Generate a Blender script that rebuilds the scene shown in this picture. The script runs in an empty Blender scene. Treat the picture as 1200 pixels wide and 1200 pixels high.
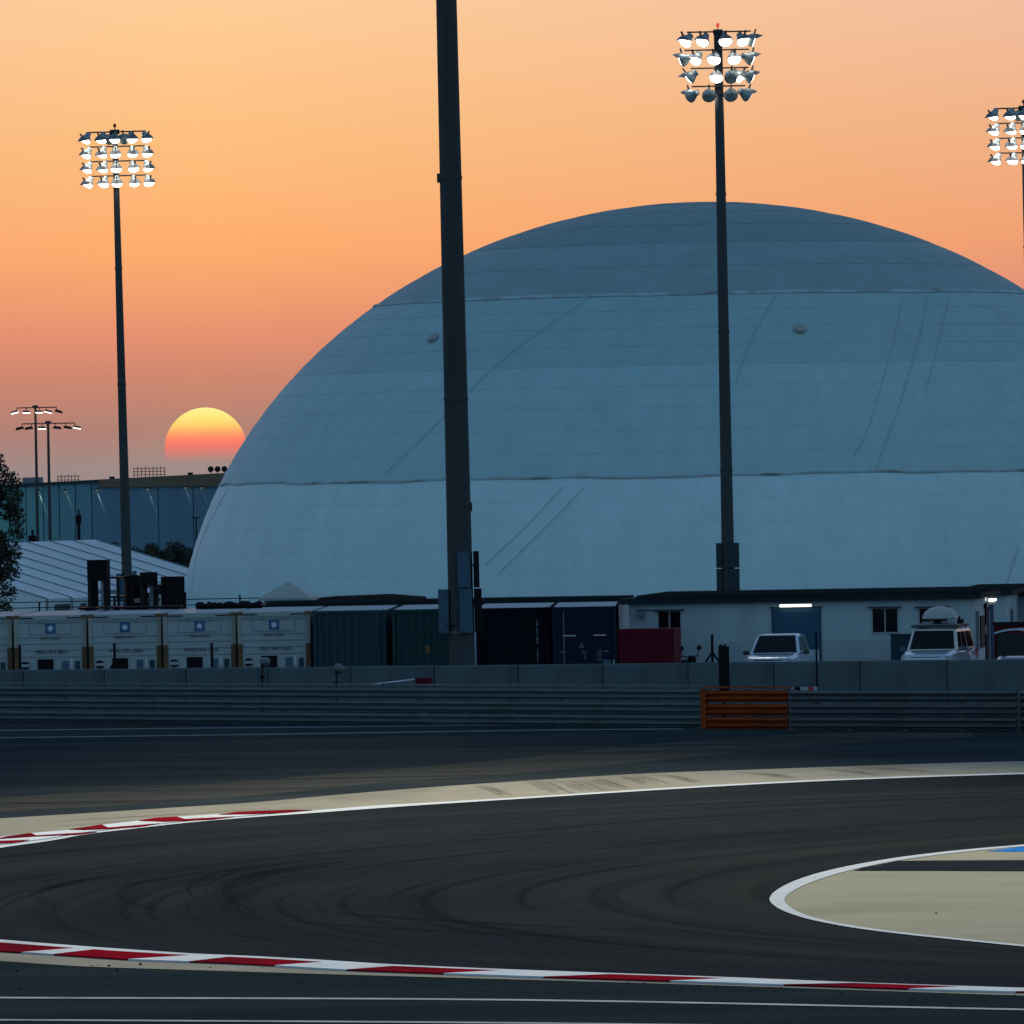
import bpy, math, random
import numpy as np
from mathutils import Vector, Matrix
random.seed(7); rng = np.random.default_rng(7)
S = bpy.context.scene
COL = S.collection
R = math.radians

# ------------------------------------------------------------------ camera
FPX = 10400.0                      # focal length in photo pixels (photo is 1200 wide): a long telephoto
CAM = Vector((0, 0, 7.0))
PITCH = 30 / FPX
ROLL = R(1.05)
Fv = Vector((0, math.cos(PITCH), -math.sin(PITCH)))
R0 = Vector((1, 0, 0)); U0 = Vector((0, math.sin(PITCH), math.cos(PITCH)))
Uv = U0 * math.cos(ROLL) + R0 * math.sin(ROLL)
Rv = R0 * math.cos(ROLL) - U0 * math.sin(ROLL)
cam = bpy.data.cameras.new('camera'); cam.sensor_width = 36; cam.lens = FPX / 1200 * 36
cam.clip_start = 1; cam.clip_end = 30000
co = bpy.data.objects.new('camera', cam); COL.objects.link(co)
m = Matrix.Identity(4)
for i in range(3):
    m[i][0] = Rv[i]; m[i][1] = Uv[i]; m[i][2] = -Fv[i]; m[i][3] = CAM[i]
co.matrix_world = m
S.camera = co

# ------------------------------------------------------------------ world, sun, exposure
SUN_EL, SUN_AZ = R(1.4), R(-1.98)
sdir = Vector((math.sin(SUN_AZ) * math.cos(SUN_EL), math.cos(SUN_AZ) * math.cos(SUN_EL), math.sin(SUN_EL)))
EXPO = 2.0; K = .5 ** EXPO            # dusk: everything that shines is scaled to this exposure
W = bpy.data.worlds.new('World'); S.world = W; W.use_nodes = True
nt = W.node_tree; nt.nodes.clear()
def N(t, **kw):
    n = nt.nodes.new(t)
    for k, v in kw.items(): setattr(n, k, v)
    return n
def L(a, b): nt.links.new(a, b)
def math_n(op, a, b=None, c=None, clamp=False):
    n = N('ShaderNodeMath', operation=op); n.use_clamp = clamp
    for i, v in enumerate((a, b, c)):
        if v is None: continue
        if isinstance(v, (int, float)): n.inputs[i].default_value = v
        else: L(v, n.inputs[i])
    return n.outputs[0]
def lin(c):
    return tuple(((v / 255) / 12.92 if v / 255 <= .04045 else ((v / 255 + .055) / 1.055) ** 2.4) for v in c)
def ramp_n(fac, stops):
    n = N('ShaderNodeValToRGB'); cr = n.color_ramp
    while len(cr.elements) < len(stops): cr.elements.new(.5)
    for e, (p, c) in zip(cr.elements, stops):
        e.position = p; e.color = (*c, 1)
    L(fac, n.inputs[0]); return n.outputs[0]
tc = N('ShaderNodeTexCoord'); sep = N('ShaderNodeSeparateXYZ'); L(tc.outputs['Generated'], sep.inputs[0])
x, y, z = sep.outputs
t = math_n('SQRT', math_n('MAXIMUM', z, 0.0))
west = ramp_n(t, [(0, lin((150, 141, 138))), (.054, lin((160, 140, 134))), (.086, lin((180, 132, 116))),
                  (.112, lin((205, 136, 112))), (.135, lin((232, 147, 112))), (.165, lin((255, 174, 110))), (.2, lin((254, 192, 127))),
                  (.236, lin((255, 206, 152))), (.33, lin((232, 192, 158))), (.45, lin((172, 164, 166))), (.62, lin((96, 124, 156))), (1, lin((62, 98, 142)))])
sky = N('ShaderNodeTexSky', sky_type='NISHITA', sun_disc=False, sun_elevation=SUN_EL, sun_rotation=SUN_AZ, altitude=10, air_density=1.2, dust_density=1.5, ozone_density=2.5)
skym = N('ShaderNodeVectorMath', operation='SCALE'); L(sky.outputs[0], skym.inputs[0]); skym.inputs['Scale'].default_value = 1.0
# azimuth towards the sun: 1 at the sun, falling to 0 well to the side
hl = math_n('SQRT', math_n('MAXIMUM', math_n('ADD', math_n('MULTIPLY', x, x), math_n('MULTIPLY', y, y)), 1e-6))
caz = math_n('DIVIDE', math_n('ADD', math_n('MULTIPLY', x, math.sin(SUN_AZ)), math_n('MULTIPLY', y, math.cos(SUN_AZ))), hl)
saz = math_n('DIVIDE', math_n('SUBTRACT', math_n('MULTIPLY', x, math.cos(SUN_AZ)), math_n('MULTIPLY', y, math.sin(SUN_AZ))), hl)
side = math_n('MULTIPLY', math_n('ABSOLUTE', saz), 1 / .11, clamp=True)
mul = N('ShaderNodeMix', data_type='RGBA', blend_type='MULTIPLY'); L(side, mul.inputs[0]); L(west, mul.inputs[6]); mul.inputs[7].default_value = (.86, .82, 1.15, 1)
mr = N('ShaderNodeMapRange', interpolation_type='SMOOTHSTEP'); L(caz, mr.inputs[0]); mr.inputs[1].default_value = .1; mr.inputs[2].default_value = .97
hi = N('ShaderNodeMapRange', interpolation_type='SMOOTHSTEP'); L(z, hi.inputs[0]); hi.inputs[1].default_value = .7; hi.inputs[2].default_value = .12
fac = math_n('MULTIPLY', mr.outputs[0], hi.outputs[0])
SKY_GAIN = .13
# the eastern and upper dusk sky: clear-sky model at low strength, with the blue belt of dusk towards its horizon
tint = N('ShaderNodeMix', data_type='RGBA', blend_type='MULTIPLY'); tint.inputs[0].default_value = 1
L(skym.outputs[0], tint.inputs[6]); tint.inputs[7].default_value = (1.0 * SKY_GAIN, 1.0 * SKY_GAIN, 1.0 * SKY_GAIN, 1)
eb = N('ShaderNodeMapRange', interpolation_type='SMOOTHSTEP'); L(z, eb.inputs[0]); eb.inputs[1].default_value = .85; eb.inputs[2].default_value = .0; eb.inputs[3].default_value = .25; eb.inputs[4].default_value = .9
east = N('ShaderNodeMix', data_type='RGBA'); L(eb.outputs[0], east.inputs[0]); L(tint.outputs[2], east.inputs[6]); east.inputs[7].default_value = (.19 * K, .37 * K, .58 * K, 1)
glow = N('ShaderNodeMix', data_type='RGBA', blend_type='MULTIPLY'); glow.inputs[0].default_value = 1; L(mul.outputs[2], glow.inputs[6]); glow.inputs[7].default_value = (K, K, K, 1)
mix = N('ShaderNodeMix', data_type='RGBA'); L(fac, mix.inputs[0]); L(east.outputs[2], mix.inputs[6]); L(glow.outputs[2], mix.inputs[7])
bg = N('ShaderNodeBackground'); L(mix.outputs[2], bg.inputs[0]); bg.inputs[1].default_value = 1.0
out = N('ShaderNodeOutputWorld'); L(bg.outputs[0], out.inputs[0])

sl = bpy.data.lights.new('sun_light', 'SUN'); sl.energy = .05; sl.angle = R(.5); sl.color = (1, .55, .28)
so = bpy.data.objects.new('sun_light', sl); COL.objects.link(so); so.location = (-200, 600, 60)
so.rotation_euler = sdir.to_track_quat('Z', 'Y').to_euler()

S.view_settings.view_transform = 'Standard'; S.view_settings.look = 'None'
S.view_settings.exposure = EXPO; S.view_settings.gamma = 1; S.view_settings.use_curve_mapping = False
S.render.engine = 'CYCLES'
S.cycles.use_denoising = True; S.cycles.max_bounces = 6; S.cycles.sample_clamp_indirect = 4
S.render.film_transparent = False

# ------------------------------------------------------------------ helpers
def ray(px, py):
    return (Fv + Rv * ((px - 600) / FPX) + Uv * ((600 - py) / FPX))
def P(px, py, d):                    # point seen at a pixel at distance d (metres along Y)
    r = ray(px, py); return CAM + r * (d / r.y)
def G(px, py, z=0.0):                # point of the ground seen at a pixel
    r = ray(px, py); return CAM + r * ((z - CAM.z) / r.z)
def B(px, d, z=0.0):                 # foot of a thing seen in column px (near photo row 780) at distance d
    p = P(px, 780, d); p.z = z; return p

def mat(name, col, rough=.7, metal=0.0, var=.12, scale=2.0, stretch=(1, 1, 1), bump=0.0, bscale=None, coat=0.0, dirt=None, world=False, spec=.5):
    ma = bpy.data.materials.new(name); ma.use_nodes = True
    n = ma.node_tree; b = n.nodes['Principled BSDF']
    b.inputs['Roughness'].default_value = rough; b.inputs['Metallic'].default_value = metal
    b.inputs['Coat Weight'].default_value = coat; b.inputs['Specular IOR Level'].default_value = spec
    if world:
        g = n.nodes.new('ShaderNodeNewGeometry'); src = g.outputs['Position']
    else:
        g = n.nodes.new('ShaderNodeTexCoord'); src = g.outputs['Object']
    mp = n.nodes.new('ShaderNodeMapping'); n.links.new(src, mp.inputs[0]); mp.inputs['Scale'].default_value = stretch
    no = n.nodes.new('ShaderNodeTexNoise'); no.inputs['Scale'].default_value = scale; no.inputs['Detail'].default_value = 6; no.inputs['Roughness'].default_value = .6
    n.links.new(mp.outputs[0], no.inputs['Vector'])
    cr = n.nodes.new('ShaderNodeValToRGB'); cr.color_ramp.elements[0].position = .3; cr.color_ramp.elements[1].position = .7
    cr.color_ramp.elements[0].color = (*[c * (1 - var) for c in col], 1); cr.color_ramp.elements[1].color = (*[min(1, c * (1 + var)) for c in col], 1)
    n.links.new(no.outputs[0], cr.inputs[0]); last = cr.outputs[0]
    if dirt:
        dcol, amount, dscale, dstretch = dirt
        m2 = n.nodes.new('ShaderNodeMapping'); n.links.new(src, m2.inputs[0]); m2.inputs['Scale'].default_value = dstretch
        n2 = n.nodes.new('ShaderNodeTexNoise'); n2.inputs['Scale'].default_value = dscale; n2.inputs['Detail'].default_value = 5
        n.links.new(m2.outputs[0], n2.inputs['Vector'])
        r2 = n.nodes.new('ShaderNodeMapRange'); r2.inputs[1].default_value = .52; r2.inputs[2].default_value = .72; r2.inputs[4].default_value = amount
        n.links.new(n2.outputs[0], r2.inputs[0])
        mx = n.nodes.new('ShaderNodeMix'); mx.data_type = 'RGBA'; n.links.new(r2.outputs[0], mx.inputs[0]); n.links.new(last, mx.inputs[6]); mx.inputs[7].default_value = (*dcol, 1)
        last = mx.outputs[2]
    n.links.new(last, b.inputs['Base Color'])
    if bump:
        nb = n.nodes.new('ShaderNodeTexNoise'); nb.inputs['Scale'].default_value = bscale or scale * 6; nb.inputs['Detail'].default_value = 4
        n.links.new(mp.outputs[0], nb.inputs['Vector'])
        bu = n.nodes.new('ShaderNodeBump'); bu.inputs['Strength'].default_value = 1; bu.inputs['Distance'].default_value = bump
        n.links.new(nb.outputs[0], bu.inputs['Height']); n.links.new(bu.outputs[0], b.inputs['Normal'])
    return ma
def emit(name, col, s):
    ma = bpy.data.materials.new(name); ma.use_nodes = True; n = ma.node_tree; n.nodes.clear()
    e = n.nodes.new('ShaderNodeEmission'); e.inputs[0].default_value = (*col, 1); e.inputs[1].default_value = s * K
    o = n.nodes.new('ShaderNodeOutputMaterial'); n.links.new(e.outputs[0], o.inputs[0]); return ma

class MB:
    def __init__(s): s.v = []; s.f = []
    def add(s, vs, fs):
        o = len(s.v); s.v += [tuple(v) for v in vs]; s.f += [tuple(i + o for i in f) for f in fs]; return s
    def box(s, x0, x1, y0, y1, z0, z1, M=None):
        vs = [Vector((x, y, z)) for z in (z0, z1) for y in (y0, y1) for x in (x0, x1)]
        if M: vs = [M @ v for v in vs]
        return s.add(vs, [(0, 2, 3, 1), (4, 5, 7, 6), (0, 1, 5, 4), (2, 6, 7, 3), (0, 4, 6, 2), (1, 3, 7, 5)])
    def tube(s, a, b, r0, r1=None, n=8):
        a = Vector(a); b = Vector(b); r1 = r0 if r1 is None else r1
        q = (b - a).to_track_quat('Z', 'X'); vs = []
        for p, r in ((a, r0), (b, r1)):
            for k in range(n):
                w = 2 * math.pi * k / n; vs.append(p + q @ Vector((math.cos(w) * r, math.sin(w) * r, 0)))
        fs = [(k, (k + 1) % n, n + (k + 1) % n, n + k) for k in range(n)] + [tuple(range(n))[::-1], tuple(range(n, 2 * n))]
        return s.add(vs, fs)
    def lathe(s, prof, n=16, M=None):          # profile (r, z) about local Z
        vs = []; fs = []
        for r, z in prof:
            for k in range(n):
                w = 2 * math.pi * k / n; v = Vector((r * math.cos(w), r * math.sin(w), z)); vs.append(M @ v if M else v)
        for i in range(len(prof) - 1):
            for k in range(n):
                fs.append((i * n + k, i * n + (k + 1) % n, (i + 1) * n + (k + 1) % n, (i + 1) * n + k))
        fs += [tuple(range(n))[::-1], tuple(range((len(prof) - 1) * n, len(prof) * n))]
        return s.add(vs, fs)
    def prism(s, poly, d):                     # closed polygon of 3-D points swept by vector d
        n = len(poly); d = Vector(d); vs = [Vector(p) for p in poly]; vs += [v + d for v in vs]
        fs = [(k, (k + 1) % n, n + (k + 1) % n, n + k) for k in range(n)] + [tuple(range(n))[::-1], tuple(range(n, 2 * n))]
        return s.add(vs, fs)
    def rings(s, rr, cap=True):
        n = len(rr[0]); vs = [p for r in rr for p in r]; fs = []
        for i in range(len(rr) - 1):
            for k in range(n): fs.append((i * n + k, i * n + (k + 1) % n, (i + 1) * n + (k + 1) % n, (i + 1) * n + k))
        if cap: fs += [tuple(range(n))[::-1], tuple(range((len(rr) - 1) * n, len(rr) * n))]
        return s.add(vs, fs)
    def strip(s, a, b):
        n = len(a); return s.add(list(a) + list(b), [(k, k + 1, n + k + 1, n + k) for k in range(n - 1)])
    def build(s, name, ma, parent=None, smooth=None, label=None):
        me = bpy.data.meshes.new(name); me.from_pydata(s.v, [], s.f); me.update()
        if smooth is not None:
            me.polygons.foreach_set('use_smooth', [True] * len(me.polygons))
            me.set_sharp_from_angle(angle=R(smooth))
        return link(name, me, ma, parent, label)
def fix_normals(o):
    import bmesh
    bm = bmesh.new(); bm.from_mesh(o.data); bmesh.ops.recalc_face_normals(bm, faces=bm.faces); bm.to_mesh(o.data); bm.free(); return o
def link(name, me, ma=None, parent=None, label=None):
    if ma is not None and not me.materials: me.materials.append(ma)
    o = bpy.data.objects.new(name, me); COL.objects.link(o)
    if parent: o.parent = parent
    if label: o['label'] = label
    return o
def tag(o, label, cat, group=None):
    o['label'] = label; o['category'] = cat
    if group: o['group'] = group
    return o
def thing(name, label, cat, loc=(0, 0, 0), rz=0, group=None):
    o = bpy.data.objects.new(name, None); COL.objects.link(o); o.empty_display_size = .3
    o.location = loc; o.rotation_euler = (0, 0, rz); return tag(o, label, cat, group)
def struct(o): o['kind'] = 'structure'; return o
def kids(o): return [c for c in COL.objects if c.parent == o]
def copy_tree(o, loc=None, rz=None, label=None, group=None):
    r = o.copy(); COL.objects.link(r)
    if loc is not None: r.location = loc
    if rz is not None: r.rotation_euler = (o.rotation_euler[0], o.rotation_euler[1], rz)
    if label: r['label'] = label
    if group: r['group'] = group
    for c in kids(o):
        d = c.copy(); COL.objects.link(d); d.parent = r
        for e in kids(c):
            g = e.copy(); COL.objects.link(g); g.parent = d
    return r
def share(name, src, parent, loc=(0, 0, 0), rot=(0, 0, 0)):     # another part using the same mesh
    o = bpy.data.objects.new(name, src.data); COL.objects.link(o); o.parent = parent; o.location = loc; o.rotation_euler = rot; return o
def text_mesh(body, size, depth=.003):
    cu = bpy.data.curves.new('lettering', 'FONT'); cu.body = body; cu.size = size; cu.align_x = 'CENTER'; cu.align_y = 'CENTER'; cu.extrude = depth
    ob = bpy.data.objects.new('lettering', cu); COL.objects.link(ob)
    dg = bpy.context.evaluated_depsgraph_get(); me = bpy.data.meshes.new_from_object(ob.evaluated_get(dg))
    bpy.data.objects.remove(ob)
    me.transform(Matrix.Rotation(R(90), 4, 'X')); return me
def spl(pts, xs):                    # smooth y(x) through pixel points
    pts = sorted(pts); X = [p[0] for p in pts]; Y = [p[1] for p in pts]; out = []
    for q in np.atleast_1d(xs):
        i = max(0, min(len(X) - 2, int(np.searchsorted(X, q)) - 1))
        h = X[i + 1] - X[i]; u = (q - X[i]) / h
        def slope(j):
            if j == 0: return (Y[1] - Y[0]) / (X[1] - X[0])
            if j == len(X) - 1: return (Y[-1] - Y[-2]) / (X[-1] - X[-2])
            return (Y[j + 1] - Y[j - 1]) / (X[j + 1] - X[j - 1])
        m0, m1 = slope(i) * h, slope(i + 1) * h
        out.append((2 * u**3 - 3 * u**2 + 1) * Y[i] + (u**3 - 2 * u**2 + u) * m0 + (-2 * u**3 + 3 * u**2) * Y[i + 1] + (u**3 - u**2) * m1)
    return out
def curve_px(pts, xs): return list(zip(xs, spl(pts, xs)))
def sheet(name, pix, z, ma): return struct(MB().add([G(a, b, z) for a, b in pix], [tuple(range(len(pix)))]).build(name, ma))
def sheet_strip(name, top, bot, z, ma): return struct(MB().strip([G(a, b, z) for a, b in top], [G(a, b, z) for a, b in bot]).build(name, ma))
def smooth_loop(pts, k=6):           # Catmull-Rom through an open list of 2-D points
    out = []; n = len(pts)
    for i in range(n - 1):
        p0 = pts[max(0, i - 1)]; p1 = pts[i]; p2 = pts[i + 1]; p3 = pts[min(n - 1, i + 2)]
        for j in range(k):
            u = j / k
            out.append(tuple(.5 * (2 * p1[c] + (p2[c] - p0[c]) * u + (2 * p0[c] - 5 * p1[c] + 4 * p2[c] - p3[c]) * u * u + (3 * p1[c] - p0[c] - 3 * p2[c] + p3[c]) * u**3) for c in (0, 1)))
    return out + [tuple(pts[-1])]

# ------------------------------------------------------------------ materials
m_sand = mat('desert_sand', (.30, .27, .20), .95, var=.12, scale=.05, world=True, spec=0)
m_runoff = mat('runoff_asphalt', (.021, .033, .039), .9, var=.22, scale=.16, stretch=(.35, 1.6, 1), bump=.004, bscale=30, dirt=((.042, .050, .054), .55, .22, (.12, 1.3, 1)), world=True, spec=0)
m_dusty = mat('dusty_asphalt', (.066, .066, .060), .95, var=.3, scale=.5, stretch=(.3, 1.5, 1), dirt=((.026, .029, .033), .8, .35, (.15, 1.2, 1)), world=True, spec=0)
m_verge = mat('tan_verge', (.34, .31, .25), .9, var=.08, scale=.5, dirt=((.21, .19, .16), .7, .55, (.5, .12, 1)), world=True, spec=0)
m_infield = mat('packed_sand', (.40, .37, .275), .95, var=.07, scale=.4, dirt=((.27, .25, .19), .6, .35, (.4, .5, 1)), world=True, spec=0)
m_white = mat('white_line_paint', (.66, .68, .70), .8, var=.06, scale=1.2, world=True, spec=0)
m_line = mat('thin_line_paint', (.22, .24, .25), .8, var=.2, scale=1.5, world=True, spec=0)
m_worn = mat('worn_line_paint', (.46, .48, .50), .8, var=.15, scale=1.2, dirt=((.2, .21, .22), .6, 1.0, (1, 1, 1)), world=True, spec=0)
m_kwhite = mat('kerb_white', (.72, .74, .76), .6, var=.06, scale=1.5, dirt=((.40, .40, .39), .6, .7, (1, .7, 1)), world=True, spec=0)
m_kred = mat('kerb_red', (.27, .008, .018), .7, var=.2, scale=1.5, dirt=((.07, .010, .016), .85, .6, (1, .6, 1)), world=True, spec=0)
m_blue = mat('blue_runoff_paint', (.035, .22, .62), .8, var=.06, world=True, spec=0)
m_strip = mat('access_strip_asphalt', (.026, .032, .038), .9, var=.15, scale=.5, world=True, spec=0)
m_concrete = mat('concrete', (.105, .135, .142), .95, var=.12, scale=1.0, bump=.003, dirt=((.075, .095, .10), .6, 1.2, (1, 1, .35)), spec=.1)
m_yard = mat('yard_concrete', (.26, .25, .235), .9, var=.12, scale=.3, world=True)
m_steel = mat('galvanised_steel', (.125, .16, .16), .75, .0, var=.2, scale=1.0, stretch=(.5, 1, 3), dirt=((.085, .10, .10), .6, 1.2, (.4, 1, 2)), spec=.15)
m_steel_dk = mat('weathered_steel', (.10, .112, .115), .75, .0, var=.2, scale=1.0, stretch=(.5, 1, 3), dirt=((.05, .055, .058), .6, 1.2, (.4, 1, 2)), spec=.15)
m_orange = mat('orange_paint', (.31, .050, .006), .75, var=.12, scale=1.2, dirt=((.18, .036, .009), .7, 1.5, (.5, 1, 2)), spec=.15)
m_mast = mat('mast_steel', (.058, .066, .068), .8, .0, var=.18, scale=.6, stretch=(3, 3, .2), spec=.12)
m_cab = mat('cabinet_blue_grey', (.045, .10, .15), .6, var=.08)
m_cabdk = mat('cabinet_dark_grey', (.036, .050, .058), .8, var=.1, spec=.1)
m_black = mat('black_paint', (.008, .009, .011), .7, var=.2, spec=.1)
m_char = mat('charcoal_steel', (.012, .013, .015), .65, .0, var=.3, scale=4, spec=.15)
m_rubber = mat('rubber', (.015, .015, .016), .9, var=.1, spec=.05)
m_crumb = mat('rubber_crumb', (.012, .012, .013), .95, var=.1, spec=0)
m_glass = mat('dark_glass', (.004, .006, .009), .08, var=.1, spec=.22)
m_reefer = mat('reefer_white', (.33, .385, .365), .55, var=.06, scale=.8, dirt=((.30, .33, .31), .5, 1.1, (1, 1, .4)))
m_reefer_post = mat('reefer_post', (.34, .33, .27), .65, var=.15, scale=1.5, dirt=((.24, .17, .10), .6, 2, (1, 1, .5)))
m_rust = mat('rusted_plate', (.16, .085, .03), .85, var=.45, scale=3, dirt=((.03, .025, .02), .9, 3, (1, 1, .5)))
m_roofw = mat('container_roof', (.42, .46, .48), .8, var=.15, scale=.7, spec=.05)
m_ink = mat('black_lettering', (.02, .022, .025), .6, var=.05)
m_logo = mat('emblem_blue', (.006, .09, .20), .5, var=.05)
m_star = mat('emblem_white', (.62, .68, .72), .5, var=.03)
m_cblue = mat('container_blue_grey', (.028, .058, .072), .75, var=.12, scale=.8, dirt=((.024, .044, .052), .6, 1.5, (1, 1, .3)), spec=.15)
m_cteal = mat('container_teal', (.016, .050, .052), .75, var=.15, scale=.8, dirt=((.03, .035, .025), .6, 1.5, (1, 1, .3)), spec=.15)
m_cblack = mat('container_black', (.006, .006, .013), .7, var=.2, spec=.08)
m_cnavy = mat('container_navy', (.011, .018, .036), .7, var=.15, spec=.1)
m_cred = mat('skip_red', (.105, .005, .014), .75, var=.12, scale=1, dirt=((.05, .005, .01), .6, 1.5, (1, 1, .5)), spec=.15)
m_wall = mat('cabin_wall', (.40, .49, .50), .8, var=.05, scale=.5, dirt=((.29, .33, .34), .5, .8, (1, 1, .3)))
m_wall_lo = mat('cabin_wall_lower', (.345, .42, .43), .8, var=.05, scale=.5)
m_fascia = mat('roof_fascia', (.022, .032, .038), .8, var=.15, scale=1, spec=.05)
m_roof = mat('dark_roofing', (.022, .027, .030), .9, var=.2, spec=.0)
m_doorb = mat('roller_door_blue', (.034, .10, .165), .7, var=.06, spec=.2)
m_frame = mat('window_frame', (.36, .38, .38), .5, var=.05)
m_beige = mat('kiosk_wall', (.30, .28, .24), .8, var=.08)
m_tent = mat('tent_fabric', (.62, .70, .72), .6, var=.05, scale=.4, dirt=((.52, .54, .55), .5, .5, (1, 1, 1)))
m_tentseam = mat('tent_seam', (.22, .27, .31), .7, var=.1)
m_paint = mat('white_car_paint', (.50, .58, .66), .2, var=.02, coat=1.0)
m_paint_sunlit = mat('sunlit_white_car_paint', (.66, .60, .50), .3, var=.03, coat=.4)  # warm sunlight on the white cabin, put into its paint colour
m_chrome = mat('chrome_trim', (.6, .6, .6), .2, .9, var=.05)
m_plastic = mat('dark_plastic', (.03, .032, .035), .6, var=.1)
m_grey = mat('grey_metal', (.20, .21, .22), .5, .4, var=.1)
m_dishdk = mat('lamp_grey', (.13, .14, .145), .6, var=.15)
m_dish = mat('dish_grey', (.36, .38, .36), .5, var=.06)
m_leaf = mat('leaf_green', (.030, .040, .022), .7, var=.4, scale=1.5)
m_leaf_far = mat('leaf_far', (.028, .036, .026), .8, var=.4, scale=.6)
m_bark = mat('bark', (.06, .05, .04), .9, var=.2, scale=4)
m_lens = emit('lamp_lens', (1.0, .985, .93), 9.0)
m_lens_w = emit('wall_lamp_lens', (1.0, .9, .75), 1.2)
m_lens_s = emit('street_lamp_lens', (1.0, .93, .82), 2.6)
m_tube = emit('tube_light', (1.0, .98, .92), 3.0)
m_red_em = emit('beacon_red', (1.0, .10, .05), .8)
m_reflector = mat('lamp_housing', (.34, .38, .36), .4, .4, var=.08)
m_ltred = mat('tail_red', (.45, .02, .02), .3, var=.05)

# fabric of the dome: white PVC, zones coloured darker upwards to counter the sky light, with streaks below the belts
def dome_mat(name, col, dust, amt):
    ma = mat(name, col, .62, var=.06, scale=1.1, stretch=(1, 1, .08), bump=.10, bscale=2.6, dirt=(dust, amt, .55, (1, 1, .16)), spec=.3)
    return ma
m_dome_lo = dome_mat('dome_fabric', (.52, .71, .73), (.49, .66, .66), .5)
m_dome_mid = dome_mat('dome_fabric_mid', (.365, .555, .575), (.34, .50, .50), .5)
m_dome_mid2 = dome_mat('dome_fabric_mid_shaded', (.325, .495, .51), (.30, .435, .43), .5)
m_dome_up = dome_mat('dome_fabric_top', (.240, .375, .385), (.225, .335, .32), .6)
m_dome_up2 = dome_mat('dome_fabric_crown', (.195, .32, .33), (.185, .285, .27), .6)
m_belt = mat('dome_belt', (.36, .48, .49), .8, var=.2, scale=.8, dirt=((.14, .14, .11), .9, 1.2, (.6, .6, 1)))
m_seam = mat('dome_seam', (.30, .39, .42), .8, var=.15)

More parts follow.
